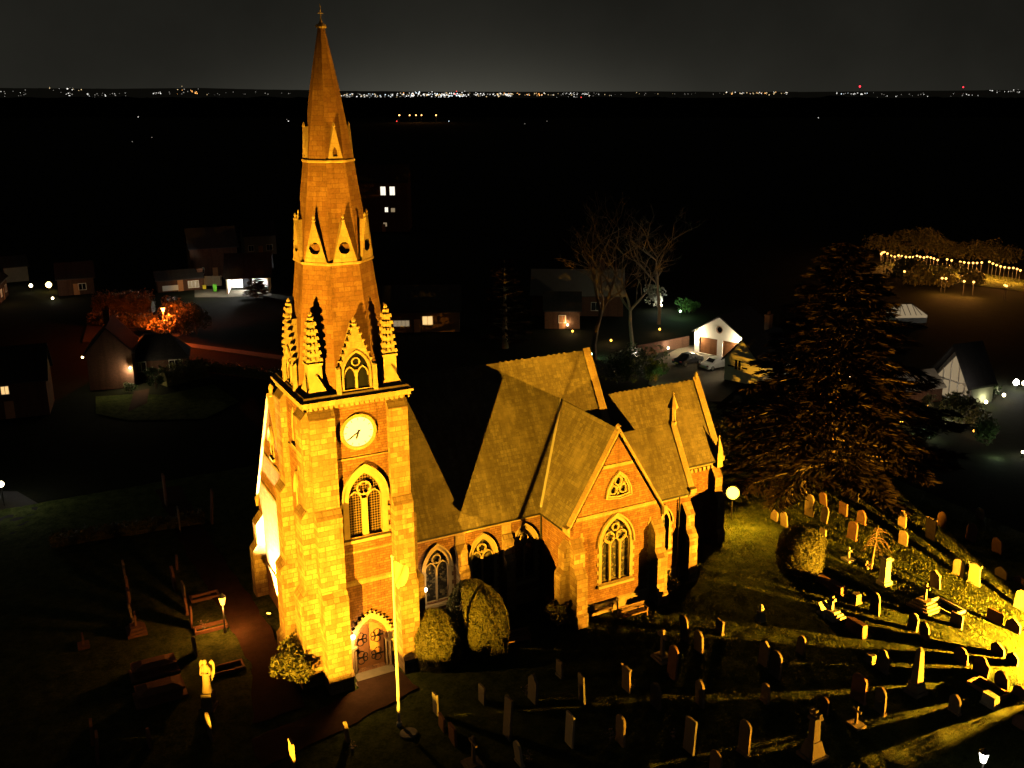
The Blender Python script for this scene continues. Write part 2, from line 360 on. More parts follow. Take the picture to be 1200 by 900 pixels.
# ---- tower body
t = MB(); belf = arch(3.2, 2.1, 9.35, 11.75, 13.45); door_h = arch(3.15, 1.95, .06, 1.95, 3.45)
t.panel([(0, 0), (6, 0), (6, 18), (0, 18)], [belf, door_h], fS, 0, .55)
t.poly([(0, 0, 0), (0, 6, 0), (0, 6, 18), (0, 0, 18)]); t.poly([(6, 0, 0), (6, 6, 0), (6, 6, 18), (6, 0, 18)]); t.poly([(0, 6, 0), (6, 6, 0), (6, 6, 18), (0, 6, 18)]); t.poly([(0, 0, 18), (6, 0, 18), (6, 6, 18), (0, 6, 18)])
part(t, 'tower_wall', 'wall', recalc=False)
def buttress(fr, a0, a1, stages, name='buttress', m='block', z0=0):
    """stages: (z_top, projection) from the ground up, each with a sloped weathering above it"""
    mb = MB(); z = z0
    for i, (zt, pr) in enumerate(stages):
        nxt = stages[i+1][1] if i+1 < len(stages) else .0
        sl = (pr-nxt)*1.35
        q0 = [fr(a0, z, -.05), fr(a1, z, -.05), fr(a1, z, pr), fr(a0, z, pr)]; q1 = [fr(a0, zt, -.05), fr(a1, zt, -.05), fr(a1, zt, pr), fr(a0, zt, pr)]
        mb.hull(q0, q1)
        e = .03
        mb.hull([fr(a0-e, zt, nxt-.04), fr(a1+e, zt, nxt-.04), fr(a1+e, zt, pr+e), fr(a0-e, zt, pr+e)], [fr(a0-e, zt+sl, nxt-.04), fr(a1+e, zt+sl, nxt-.04), fr(a1+e, zt+.08, nxt+.12*min(1, pr)), fr(a0-e, zt+.08, nxt+.12*min(1, pr))] if False else [fr(a0-e, zt+sl, nxt-.04), fr(a1+e, zt+sl, nxt-.04), fr(a1+e, zt+sl, nxt+.01), fr(a0-e, zt+sl, nxt+.01)])
        z = zt
    return part(mb, name, m)
buttress(fS, -.02, 1.5, [(.9, 1.45), (5.9, 1.2), (11.2, .8), (17.3, .42)])
buttress(fW, -.02, 1.5, [(.9, 1.35), (5.9, 1.1), (11.2, .75), (17.3, .4)])
buttress(fS, 4.8, 6.02, [(.9, 1.4), (5.9, 1.15), (11.2, .75), (17.3, .4)])
fE = frame((6, 0, 0), (0, 1, 0), (1, 0, 0))
buttress(fE, .02, 1.3, [(.9, 1.1), (5.6, .9), (10.0, .5)])
buttress(fW, 4.6, 5.98, [(.9, 1.35), (5.9, 1.1), (11.2, .75), (17.3, .4)])
for z, h, pr in ((14.45, .12, .09), (6.2, .32, .10), (8.35, .14, .06)):   # string courses between the buttresses and round the west side
    s = MB(); s.hull([fS(1.5, z, -.02), fS(4.8, z, -.02), fS(4.8, z, pr), fS(1.5, z, pr)], [fS(1.5, z+h, -.02), fS(4.8, z+h, -.02), fS(4.8, z+h*.6, pr*.8), fS(1.5, z+h*.6, pr*.8)])
    part(s, 'string_course', 'dress'); s = MB(); s.hull([fW(1.5, z, -.02), fW(4.6, z, -.02), fW(4.6, z, pr), fW(1.5, z, pr)], [fW(1.5, z+h, -.02), fW(4.6, z+h, -.02), fW(4.6, z+h*.6, pr*.8), fW(1.5, z+h*.6, pr*.8)]); part(s, 'string_course', 'dress')
c = MB()                                                     # cornice with dentils
c.box(-.30, -.30, 18.02, 6.30, 6.30, 18.24); c.box(-.42, -.42, 18.24, 6.42, 6.42, 18.38); c.box(-.36, -.36, 18.38, 6.36, 6.36, 18.62, top=.94)
for i in range(21):
    x = -.22+i*.31
    c.box(x, -.22, 17.82, x+.16, .02, 18.02); c.box(-.22, x, 17.82, .02, x+.16, 18.02); c.box(5.98, x, 17.82, 6.22, x+.16, 18.02)
part(c, 'cornice', 'dress')
# ---- clock
cl = MB(); d = .10
cl.prism([fS(2.98+.93*math.cos(a), 16.1+.93*math.sin(a), .03) for a in np.linspace(0, 2*math.pi, 48, endpoint=False)], Vector((0, -.05, 0)))
clock = part(cl, 'clock_dial', 'clockface')
k = MB(); ring(k, fS, 2.98, 16.1, .92, .2, 0, .13, 40); part(k, 'clock_surround', 'dress')
k = MB()
for i in range(12):
    a = math.pi*i/6; k.hull([fS(2.98+r*math.sin(a)+w*math.cos(a), 16.1+r*math.cos(a)-w*math.sin(a), .081) for r, w in ((.72, -.025), (.72, .025), (.86, .025), (.86, -.025))], [fS(2.98+r*math.sin(a)+w*math.cos(a), 16.1+r*math.cos(a)-w*math.sin(a), .086) for r, w in ((.72, -.025), (.72, .025), (.86, .025), (.86, -.025))])
tan_ = plain('gilt_numerals', (.55, .42, .2), .5, .4, .1, 3, bm=0)
k.build('clock_numerals', tan_, clock)
def hand(name, ang, ln, w, tail):
    h = MB(); dx, dz = math.sin(ang), math.cos(ang); q = [(-tail, -w*.8), (-tail, w*.8), (ln*.7, w), (ln, 0), (ln*.7, -w)]
    f2 = lambda r, s_, d_: fS(2.98+r*dx+s_*dz, 16.1+r*dz-s_*dx, d_)
    h.hull([f2(r, s_, .09) for r, s_ in q], [f2(r, s_, .115) for r, s_ in q]); h.build(name, 'iron', clock)
hand('minute_hand', R(237), .86, .045, .15); hand('hour_hand', R(200), .5, .06, .12)
# ---- traceried windows
def sub_light(mb, fr, c, w, sill, spring, apex, t, d0, d1): archband(mb, fr, c, w, sill, spring, apex, t, d0, d1, 6)
def window(fr, c, w, sill, spring, apex, lights, surround=.26, hood=True, name='window', gl='leaded', circles=(), proud=.05, sill_out=.16, colw=.11, mat_='carve'):
    wd = MB()
    archband(wd, fr, c, w, sill, spring, apex, surround, -.12, proud)
    if hood:
        k = (apex-spring)/(w/2); archband(wd, fr, c, w+2*surround, spring-.05, spring, apex+surround*k*.62+surround*.35, .10, -.02, proud+.12)
    wd.hull([fr(c-w/2-surround-.08, sill-.32, -.1), fr(c+w/2+surround+.08, sill-.32, -.1), fr(c+w/2+surround+.08, sill-.32, sill_out), fr(c-w/2-surround-.08, sill-.32, sill_out)],
            [fr(c-w/2-surround-.08, sill+.06, -.28), fr(c+w/2+surround+.08, sill+.06, -.28), fr(c+w/2+surround+.08, sill-.14, sill_out), fr(c-w/2-surround-.08, sill-.14, sill_out)])
    z = sill+.1; i = 0
    while z < spring-.2:                                     # toothed jamb stones
        if i % 2 == 0:
            for sg in (-1, 1):
                a = c+sg*(w/2+surround); wd.hull([fr(*p, -.04) for p in ((a, z), (a+sg*.14, z), (a+sg*.14, z+.3), (a, z+.3))], [fr(*p, proud-.012) for p in ((a, z), (a+sg*.14, z), (a+sg*.14, z+.3), (a, z+.3))])
        z += .32; i += 1
    wo_ = wd.build(name, mat_, CH_)
    gm = MB(); gm.poly([fr(a, z_, -.24) for a, z_ in arch(c, w+.02, sill, spring, apex)]); gm.build('window_glass', gl, wo_)
    tr = MB(); lw = (w-colw*(lights-1))/lights if lights else 0
    for i in range(lights):
        cc = c-w/2+lw/2+i*(lw+colw)
        ls = spring-.02 if lights > 1 else spring
        hgt = lw*.72
        if lights > 1: archband(tr, fr, cc, lw-.02, sill, ls-.15, ls-.15+hgt, .07, -.2, -.07, 6)
        if i < lights-1:
            x = cc+lw/2; tr.hull([fr(x, sill, -.2), fr(x+colw, sill, -.2), fr(x+colw, sill, -.05), fr(x, sill, -.05)], [fr(x, ls+.05, -.2), fr(x+colw, ls+.05, -.2), fr(x+colw, ls+.05, -.05), fr(x, ls+.05, -.05)])
    for (dc, z, r) in circles:
        ring(tr, fr, c+dc, z, r, .085, -.2, -.06, 18)
        for q in range(5):
            a = math.pi/2+q*2*math.pi/5+math.pi/5; tr.hull([fr(c+dc+rr*math.cos(a+da), z+rr*math.sin(a+da), -.18) for rr, da in ((r*1.02, -.25), (r*.62, 0), (r*1.02, .25))], [fr(c+dc+rr*math.cos(a+da), z+rr*math.sin(a+da), -.08) for rr, da in ((r*1.02, -.25), (r*.62, 0), (r*1.02, .25))])
    if lights or circles: tr.build('tracery', mat_, wo_)
    return wo_
window(fS, 3.2, 2.1, 9.35, 11.75, 13.45, 2, .36, name='belfry_window', gl='lattice', circles=((0, 12.42, .38),), colw=.36, proud=.10)
# blocked west lancets and a small slit on the tower's west side
window(fW, 3.0, .7, 9.6, 11.6, 12.5, 1, .22, name='lancet_window'); window(fW, 3.0, .6, 15.0, 16.2, 16.9, 1, .18, hood=False, name='lancet_window')
# ---- porch doorway with stepped orders, shafts and two leaves
d = MB()
for i, (w, sp, ap, tt, d0, d1) in enumerate(((1.95, 1.95, 3.45, .17, -.45, -.16), (2.29, 1.95, 3.70, .17, -.16, .06), (2.63, 1.95, 3.95, .14, -.02, .14))): archband(d, fS, 3.15, w, .06, sp, ap, tt, d0, d1, 10)
for sg in (-1, 1):
    for r_, o_ in ((.07, 1.02), (.08, 1.24)): d.tube(fS(3.15+sg*o_, .1, -.05 if o_ < 1.1 else .13), fS(3.15+sg*o_, 1.85, -.05 if o_ < 1.1 else .13), r_, n=10)
    d.hull([fS(3.15+sg*.95, 1.82, -.2), fS(3.15+sg*1.5, 1.82, -.02), fS(3.15+sg*1.5, 1.82, .26), fS(3.15+sg*.95, 1.82, .12)], [fS(3.15+sg*.95, 2.0, -.2), fS(3.15+sg*1.5, 2.0, -.02), fS(3.15+sg*1.5, 2.0, .30), fS(3.15+sg*.95, 2.0, .16)])
kk = arch(3.15, 3.0, 1.9, 1.95, 4.22, 9)[1:]
for (a, z) in kk[1:-1]: d.lathe(fS(a, z-.07, .12), [(.02, 0), (.09, .05), (.09, .1), (.02, .16)], 7)      # ball flowers on the hood
part(d, 'door_arch', 'carve')
for sg, ang in ((-1, 0), (1, 0)):
    dd = MB(); h = [p for p in arch(3.15, 1.95, .08, 1.95, 3.45)]
    half = [(a, z) for a, z in h if (a-3.15)*sg >= -1e-6]
    if sg < 0: half = [(3.15-.01, .08)]+half if False else half
    half = sorted(half, key=lambda p: math.atan2(p[1]-1.5, p[0]-(3.15+sg*.4)))
    half += []
    pts = [(3.15+sg*.012, .08)]+[(a, z) for a, z in (h[1:2]+h[2:] if sg > 0 else h[:1])] if False else None
    arc = [(3.15+sg*.975, .08)]
    n_ = 10; hw = .975; hh = 1.5; Rr = (hw*hw+hh*hh)/(2*hw); a1 = math.atan2(hh, Rr-hw)
    arc += [(3.15+sg*(hw-Rr+Rr*math.cos(a1*i/n_)), 1.95+Rr*math.sin(a1*i/n_)) for i in range(n_+1)]
    arc[-1] = (3.15+sg*.012, arc[-1][1]-.02); arc.append((3.15+sg*.012, .08))
    dd.prism([fS(a, z, -.50) for a, z in arc], Vector((0, -.06, 0)))
    leaf = dd.build('door', 'door', CH_)
    for z in (.75, 2.05):
        hg = MB(); hg.hull([fS(3.15+sg*.95, z, -.44), fS(3.15+sg*.2, z+.02, -.44), fS(3.15+sg*.2, z+.09, -.44), fS(3.15+sg*.95, z+.13, -.44)], [fS(3.15+sg*.95, z, -.42), fS(3.15+sg*.2, z+.02, -.42), fS(3.15+sg*.2, z+.09, -.42), fS(3.15+sg*.95, z+.13, -.42)])
        for cx_, cz_, r_ in ((.55, .3, .19), (.55, -.18, .19), (.28, .2, .12), (.28, -.08, .12)): ring(hg, fS, 3.15+sg*cx_, z+cz_, r_, .055, -.44, -.42, 14)
        hg.build('hinge', 'iron', leaf)
st = MB(); st.box(1.9, -.85, .0, 4.45, -.0, .06); st.box(1.7, -1.3, .0, 4.6, -.85, .03); part(st, 'door_step', 'concrete')
# ---- spire
OC = math.cos(R(22.5)); prof = [(2.95, 18.45), (2.09, 25.9), (1.33, 31.9), (.74, 36.0), (.16, 39.15)]
def rad(z):
    for (r0, z0), (r1, z1) in zip(prof, prof[1:]):
        if z <= z1: return r0+(r1-r0)*(z-z0)/(z1-z0)
    return .16
sp_ = MB(); sp_.lathe((3, 3, 0), [(r/OC, z) for r, z in prof], 8, R(22.5))
spire = part(sp_, 'spire', 'spire')
for z, pr, h in ((26.0, .12, .12), (31.75, .07, .10)):
    b = MB(); b.lathe((3, 3, 0), [((rad(z)+.0)/OC, z-.06), ((rad(z)+pr)/OC, z), ((rad(z)+pr)/OC, z+h), ((rad(z+h)-.0)/OC, z+h+.06)], 8, R(22.5)); part(b, 'spire_band', 'dress')
fn = MB(); fn.lathe((3, 3, 39.0), [(.16, 0), (.26, .12), (.20, .25), (.10, .35), (.05, .5), (.03, .6)], 8); fn.tube((3, 3, 39.5), (3, 3, 40.35), .03, .02, 6); fn.tube((2.85, 3, 39.85), (3.15, 3, 39.85), .02, n=6)
for a in range(4): fn.lathe((3+.24*math.cos(a*math.pi/2), 3+.24*math.sin(a*math.pi/2), 39.05), [(.03, 0), (.1, .08), (.03, .2)], 6)
part(fn, 'finial', 'carve')
for i in range(8):                                           # ring of eight gablets half way up
    a = math.pi/4*i; n_ = Vector((math.cos(a), math.sin(a), 0)); u_ = Vector((-n_.y, n_.x, 0)); fr = frame(Vector((3, 3, 0))+n_*(rad(26.2)+.14), u_, n_)
    gb = MB(); gb.panel([(-.72, 26.15), (.72, 26.15), (.06, 28.45), (-.06, 28.45)], [circ(0, 26.95, .36, 10)], fr, .02, .3)
    back = [fr(x, z, -1.0) for x, z in ((-.72, 26.15), (.72, 26.15), (.06, 28.45), (-.06, 28.45))]; fro = [fr(x, z, .02) for x, z in ((-.72, 26.15), (.72, 26.15), (.06, 28.45), (-.06, 28.45))]
    for q in range(4): gb.poly([fro[q], fro[(q+1) % 4], back[(q+1) % 4], back[q]])
    go = gb.build('spire_gablet', 'dress', CH_, recalc=False)
    gm = MB(); gm.poly([fr(x, z, -.26) for x, z in circ(0, 26.95, .37, 10)]); gm.build('gablet_opening', 'glassdark', go)
    fi = MB(); fi.lathe(fr(0, 28.4, -.05), [(.05, 0), (.12, .12), (.05, .22), (.09, .32), (.02, .45)], 6); fi.build('gablet_finial', 'carve', go)
for i in range(4):                                           # four little lucarnes near the top
    a = math.pi/2*i; n_ = Vector((math.cos(a), math.sin(a), 0)); u_ = Vector((-n_.y, n_.x, 0)); fr = frame(Vector((3, 3, 0))+n_*(rad(32)+.05), u_, n_)
    gb = MB(); tri = [(-.42, 31.95), (.42, 31.95), (.04, 33.7), (-.04, 33.7)]
    gb.panel(tri, [arch(0, .3, 32.05, 32.25, 32.6, 4)], fr, .02, .2); fro = [fr(x, z, .02) for x, z in tri]; back = [fr(x, z, -.7) for x, z in tri]
    for q in range(4): gb.poly([fro[q], fro[(q+1) % 4], back[(q+1) % 4], back[q]])
    gb.lathe(fr(0, 33.65, -.05), [(.04, 0), (.1, .1), (.03, .28)], 6)
    go = gb.build('small_lucarne', 'dress', CH_, recalc=False); gm = MB(); gm.poly([fr(x, z, -.15) for x, z in arch(0, .31, 32.05, 32.25, 32.6, 4)]); gm.build('gablet_opening', 'glassdark', go)
for fr in (frame((3.05, -.06, 0), (1, 0, 0), (0, -1, 0)), frame((-.06, 3, 0), (0, -1, 0), (-1, 0, 0)), frame((6.06, 3, 0), (0, 1, 0), (1, 0, 0)), frame((3, 6.06, 0), (-1, 0, 0), (0, 1, 0))):
    lu = MB(); outl = [(-1.05, 18.5), (1.05, 18.5), (1.05, 20.0), (.10, 22.65), (-.10, 22.65), (-1.05, 20.0)]; hole = arch(0, 1.55, 18.75, 19.75, 20.95, 7)
    lu.panel(outl, [hole], fr, 0, .13); fro = [fr(x, z, 0) for x, z in outl]; back = [fr(x, z, -2.2) for x, z in outl]
    for q in range(6): lu.poly([fro[q], fro[(q+1) % 6], back[(q+1) % 6], back[q]])
    for sg in (-1, 1):
        lu.hull([fr(sg*.98, 18.5, -.1), fr(sg*1.24, 18.5, -.1), fr(sg*1.24, 18.5, .14), fr(sg*.98, 18.5, .14)], [fr(sg*1.0, 20.25, -.1), fr(sg*1.22, 20.25, -.1), fr(sg*1.22, 20.1, .12), fr(sg*1.0, 20.1, .12)])
        for j in range(7):                                   # crockets up the gable
            q = j/6.5; x = sg*(1.08-.95*q); z = 20.1+2.5*q; lu.lathe(fr(x, z-.08, -.05), [(.06, 0), (.16, .07), (.13, .16), (.05, .2)], 6)
    archband(lu, fr, 0, 1.55, 18.75, 19.75, 20.95, .12, -.05, .07, 7)
    lu.lathe(fr(0, 22.55, -.08), [(.12, 0), (.2, .12), (.1, .22), (.15, .32), (.04, .5)], 6)
    lo = lu.build('lucarne', 'dress', CH_, recalc=False)
    gm = MB(); gm.poly([fr(x, z, -.11) for x, z in arch(0, 1.57, 18.75, 19.75, 20.95, 7)]); gm.build('lucarne_opening', 'glassdark', lo)
    tr = MB(); tr.hull([fr(-.07, 18.75, -.12), fr(.07, 18.75, -.12), fr(.07, 18.75, -.02), fr(-.07, 18.75, -.02)], [fr(-.07, 19.9, -.12), fr(.07, 19.9, -.12), fr(.07, 19.9, -.02), fr(-.07, 19.9, -.02)])
    for sg in (-1, 1): archband(tr, fr, sg*.39, .6, 19.5, 19.55, 20.05, .07, -.12, -.03, 5)
    ring(tr, fr, 0, 20.38, .2, .07, -.12, -.03, 12); tr.build('tracery', 'carve', lo)
for px_, py_ in ((.72, .72), (5.28, .72), (.72, 5.28), (5.28, 5.28)):      # crocketed corner pinnacles
    pn = MB(); w = .40
    pn.box(px_-.62, py_-.62, 18.5, px_+.62, py_+.62, 18.75)
    for k4 in range(4):
        a = math.pi/2*k4; n_ = Vector((math.cos(a), math.sin(a), 0)); fr = frame(Vector((px_, py_, 0))+n_*.62, Vector((-n_.y, n_.x, 0)), n_)
        pn.hull([fr(-.6, 18.75, 0), fr(.6, 18.75, 0), fr(.05, 19.8, -.12), fr(-.05, 19.8, -.12)], [fr(-.4, 18.75, -.3), fr(.4, 18.75, -.3), fr(.05, 19.6, -.3), fr(-.05, 19.6, -.3)])
    pn.box(px_-w, py_-w, 18.7, px_+w, py_+w, 20.35); pn.box(px_-w-.07, py_-w-.07, 20.35, px_+w+.07, py_+w+.07, 20.5); pn.box(px_-w*.95, py_-w*.95, 20.5, px_+w*.95, py_+w*.95, 23.0, top=.38)
    for j in range(6):
        z = 20.6+j*.42; q = (z-20.5)/2.5; r_ = w*.95*(1-.62*q)
        for sx, sy in ((1, 1), (1, -1), (-1, 1), (-1, -1), (0, 1), (0, -1), (1, 0), (-1, 0)):
            x, y = px_+sx*r_, py_+sy*r_; e = .11 if sx and sy else .07
            pn.box(x-e, y-e, z, x+e, y+e, z+.2, top=.7)
    pn.lathe((px_, py_, 22.95), [(.1, 0), (.2, .08), (.2, .2), (.08, .28), (.12, .36), (.03, .5)], 6)
    part(pn, 'pinnacle', 'carve')

# ---- nave, aisle, transept, vestry, chancel
PT = math.tan(R(58.6)); HE = 6.82
YA, YR = 2.98, 8.58; YN = 2*YR-YA; HN = HE+(YR-YA)*PT
XT0, XT1, YT = 17.12, 24.66, -1.0; XTM = (XT0+XT1)/2; HT = HE+(XT1-XTM)*PT
XN1 = 24.16; XC1 = 34.83; YC = 5.25; HCE = 6.72; HC = HCE+(YR-YC)*PT
fA = frame((0, YA, 0), (1, 0, 0), (0, -1, 0))
aisle = MB(); wins = [(9.0, 1.65), (12.45, 1.65), (15.75, 1.6)]
aisle.panel([(6, 0), (XT0, 0), (XT0, HE-.15), (6, HE-.15)], [arch(c_, w_, 1.85, 4.35, 5.75) for c_, w_ in wins], fA, 0, .35)
part(aisle, 'aisle_wall', 'wall', recalc=False)
for c_, w_ in wins: window(fA, c_, w_, 1.85, 4.35, 5.75, 2, .24, circles=((0, 5.0, .27),))
for a in (10.75, 14.3): buttress(fA, a-.36, a+.36, [(3.9, .75), (5.2, .45)])
for a in (10.75, 14.3): pl = MB(); pl.hull([fA(a-.36, 5.6, -.05), fA(a+.36, 5.6, -.05), fA(a+.36, 5.6, .06), fA(a-.36, 5.6, .06)], [fA(a-.36, 6.5, -.05), fA(a+.36, 6.5, -.05), fA(a+.36, 6.5, .06), fA(a-.36, 6.5, .06)]); part(pl, 'pilaster', 'dress')
def plinth(fr, a0, a1, name='plinth'):
    p_ = MB(); p_.hull([fr(a0, 0, -.05), fr(a1, 0, -.05), fr(a1, 0, .12), fr(a0, 0, .12)], [fr(a0, 1.0, -.05), fr(a1, 1.0, -.05), fr(a1, .86, .12), fr(a0, .86, .12)]); return part(p_, name, 'dress')
def eaves(fr, a0, a1, z):
    e = MB(); e.hull([fr(a0, z-.34, -.05), fr(a1, z-.34, -.05), fr(a1, z-.34, .07), fr(a0, z-.34, .07)], [fr(a0, z-.12, -.05), fr(a1, z-.12, -.05), fr(a1, z-.12, .16), fr(a0, z-.12, .16)]); part(e, 'eaves_course', 'dress')
    e = MB(); e.hull([fr(a0, z-.115, .10), fr(a1, z-.115, .10), fr(a1, z-.115, .30), fr(a0, z-.115, .30)], [fr(a0, z+.02, .07), fr(a1, z+.02, .07), fr(a1, z+.02, .33), fr(a0, z+.02, .33)]); part(e, 'gutter', 'iron')
plinth(fA, 6.95, XT0); eaves(fA, 6.0, XT0-.3, HE)
# west front
ww = MB(); fWN = frame((0, 0, 0), (0, 1, 0), (-1, 0, 0))
wpts = [(5.9, 0), (YN, 0), (YN, HE+.1), (YR, HN+.25), (5.9, HE+.1+(5.9-YA)*PT*(HN+.15-HE)/(HN-HE))]
ww.panel(wpts, [arch(8.6, .5, 12.3, 13.3, 13.9)], fWN, .12, .4)
ww.poly([(-.12, 5.9, 0), (.4, 5.9, 0), (.4, 5.9, HE+6), (-.12, 5.9, HE+6)])
part(ww, 'west_front_wall', 'wall', recalc=False)
fWN2 = frame((-.12, 0, 0), (0, 1, 0), (-1, 0, 0))
window(fWN2, 8.6, .5, 12.3, 13.3, 13.9, 1, .16, name='lancet_window')
wn = MB(); wn.poly([(0, YN, 0), (XC1, YN, 0), (XC1, YN, HE), (0, YN, HE)]); part(wn, 'north_wall', 'wall', recalc=False)
for z in (2.55, 9.0, 11.6): sc = MB(); sc.hull([fWN2(6.0, z, -.05), fWN2(YN if z < 7 else YN-(z-HE)/PT-.1, z, -.05), fWN2(YN if z < 7 else YN-(z-HE)/PT-.1, z, .09), fWN2(6.0, z, .09)], [fWN2(6.0, z+.2, -.05), fWN2(YN if z < 7 else YN-(z-HE)/PT-.1, z+.2, -.05), fWN2(YN if z < 7 else YN-(z-HE)/PT-.1, z+.14, .06), fWN2(6.0, z+.14, .06)]); part(sc, 'string_course', 'dress')
buttress(fWN2, YN-1.1, YN-.1, [(3.6, .9), (5.6, .55)])
def slab(pts, th=.14):
    p = [Vector(q) for q in pts]; n_ = (p[1]-p[0]).cross(p[2]-p[0]).normalized()
    if n_.z < 0: n_ = -n_
    m_ = MB(); m_.prism(p, n_*th); return m_
ov = .20                                                    # eaves overhang
roofs = MB()
def dn(y, z, k=1): return z-ov*PT
nr = slab([(.35, YA-ov, HE-ov*PT+.25), (XN1-.25, YA-ov, HE-ov*PT+.25), (XN1-.25, YR, HN+.25), (.35, YR, HN+.25)]); part(nr, 'nave_roof', 'roof')
nr = slab([(.35, YN+ov, HE-ov*PT+.25), (XN1-.25, YN+ov, HE-ov*PT+.25), (XN1-.25, YR, HN+.25), (.35, YR, HN+.25)]); part(nr, 'nave_roof', 'roof')
def cresting(x0, y0, x1, y1, z):
    c_ = MB(); L = math.hypot(x1-x0, y1-y0); n_ = int(L/.45); ux, uy = (x1-x0)/L, (y1-y0)/L
    fr = frame((x0, y0, 0), (ux, uy, 0), (-uy, ux, 0))
    c_.hull([fr(0, z, -.2), fr(L, z, -.2), fr(L, z, .2), fr(0, z, .2)], [fr(0, z+.26, -.05), fr(L, z+.26, -.05), fr(L, z+.26, .05), fr(0, z+.26, .05)])
    for i in range(n_):
        a = i*.45+.05
        if random.random() < .3: continue
        c_.hull([fr(a, z+.24, -.04), fr(a+.27, z+.24, -.04), fr(a+.27, z+.24, .04), fr(a, z+.24, .04)], [fr(a+.06, z+.325, -.03), fr(a+.2, z+.325, -.03), fr(a+.2, z+.325, .03), fr(a+.06, z+.325, .03)])
    part(c_, 'ridge_cresting', 'roof')
cresting(.4, YR, XN1-.3, YR, HN+.22)
def coping(p_eave, p_apex, axis, w, th=.2, kneel=True):
    """stone slab along a gable rake; axis = direction across the wall's thickness"""
    a = Vector(p_eave)+Vector((0, 0, .16)); b_ = Vector(p_apex)+Vector((0, 0, .16)); ax = Vector(axis); up_ = Vector((0, 0, th)); m_ = MB()
    m_.hull([a-ax*w/2, a+ax*w/2, a+ax*w/2+up_, a-ax*w/2+up_], [b_-ax*w/2, b_+ax*w/2, b_+ax*w/2+up_, b_-ax*w/2+up_])
    if kneel:
        d_ = (a-b_); d_.z = 0; d_.normalize(); k0 = a+d_*.28
        m_.hull([a-ax*w*.55-Vector((0, 0, .55)), a+ax*w*.55-Vector((0, 0, .55)), a+ax*w*.55+up_, a-ax*w*.55+up_], [k0-ax*w*.55-Vector((0, 0, .2)), k0+ax*w*.55-Vector((0, 0, .2)), k0+ax*w*.55+up_*.5, k0-ax*w*.55+up_*.5])
    part(m_, 'gable_coping', 'dress')
def gable_finial(p, h=.9):
    m_ = MB(); m_.lathe(p, [(.2, 0), (.24, .12*h), (.13, .25*h), (.11, .5*h), (.2, .62*h), (.13, .8*h), (.03, h)], 8); part(m_, 'gable_finial', 'carve')
coping((.05, YN+.1, HE+.15), (.05, YR, HN+.28), (1, 0, 0), .62); coping((.05, 5.95, HE+.15+(5.95-YA)*PT), (.05, YR, HN+.28), (1, 0, 0), .62, kneel=False); gable_finial((.05, YR, HN+.4))
# nave east gable (stands above the chancel roof)
eg = MB(); eg.prism([(XN1-.25, YA, 0), (XN1-.25, YN, 0), (XN1-.25, YN, HE+.1), (XN1-.25, YR, HN+.2), (XN1-.25, YA, HE+.1)], (.5, 0, 0)); part(eg, 'east_gable_wall', 'wall')
coping((XN1, YA-.1, HE+.2), (XN1, YR, HN+.3), (1, 0, 0), .62); coping((XN1, YN+.1, HE+.2), (XN1, YR, HN+.3), (1, 0, 0), .62)
# transept
fT = frame((XT0, YT, 0), (1, 0, 0), (0, -1, 0)); TW = XT1-XT0; tc_ = TW/2
tg = MB(); big = arch(tc_-.02, 2.35, 2.3, 5.1, 7.0, 10)
tref = [(tc_+.13-.86, 8.75), (tc_+.13+.86, 8.75)]; Rt = 1.72; cA = tc_+.13
trf = [(cA-.8, 8.8), (cA, 8.68), (cA+.8, 8.8), (cA+.72, 9.3), (cA+.42, 9.86), (cA, 10.22), (cA-.42, 9.86), (cA-.72, 9.3)]
tg.panel([(0, 0), (TW, 0), (TW, HE), (tc_, HT), (0, HE)], [big, trf], fT, 0, .35)
part(tg, 'transept_gable_wall', 'wall', recalc=False)
window(fT, tc_-.02, 2.35, 2.3, 5.1, 7.0, 3, .24, circles=((-.5, 5.62, .36), (.5, 5.62, .36), (0, 6.33, .22)), sill_out=.2, colw=.12)
# spherical-triangle window
def grow(poly, c0, k): return [(c0[0]+(x-c0[0])*k, c0[1]+(z-c0[1])*k) for x, z in poly]
tw = MB(); cc = (cA, 9.35); tw.band(trf, grow(trf, cc, 1.24), fT, -.12, .06, True); tw.band(grow(trf, cc, 1.22), grow(trf, cc, 1.34), fT, -.05, .13, True)
two = tw.build('trefoil_window', 'carve', CH_); gm = MB(); gm.poly([fT(a, z, -.24) for a, z in grow(trf, cc, 1.01)]); gm.build('window_glass', 'leaded', two)
tr = MB()
for (a, z) in ((cA-.4, 9.12), (cA+.4, 9.12), (cA, 9.74)): ring(tr, fT, a, z, .25, .10, -.2, -.05, 14)
for (a, z) in ((cA, 9.3), (cA-.72, 8.86), (cA+.72, 8.86), (cA, 10.1), (cA-.5, 9.55), (cA+.5, 9.55), (cA, 8.78)): tr.prism([fT(a+dx, z+dz, -.18) for dx, dz in ((-.14, -.1), (.14, -.1), (0, .16))], Vector((0, -.12, 0)))
tr.build('tracery', 'carve', two)
for z, h in ((7.42, .26), (10.85, .24)):
    s = MB(); x0 = max(0, (z-HE)/PT)+.05; s.hull([fT(x0, z, -.05), fT(TW-x0, z, -.05), fT(TW-x0, z, .06), fT(x0, z, .06)], [fT(x0+.1, z+h, -.05), fT(TW-x0-.1, z+h, -.05), fT(TW-x0-.1, z+h, .06), fT(x0+.1, z+h, .06)]); part(s, 'string_course', 'dress')
tw_ = MB(); tw_.poly([(XT0, YT, 0), (XT0, YA+.5, 0), (XT0, YA+.5, HE), (XT0, YT, HE)]); part(tw_, 'transept_wall', 'wall', recalc=False); tw_ = MB(); tw_.poly([(XT1, YT, 0), (XT1, YC, 0), (XT1, YC, HE), (XT1, YT, HE)]); part(tw_, 'transept_wall', 'wall', recalc=False)
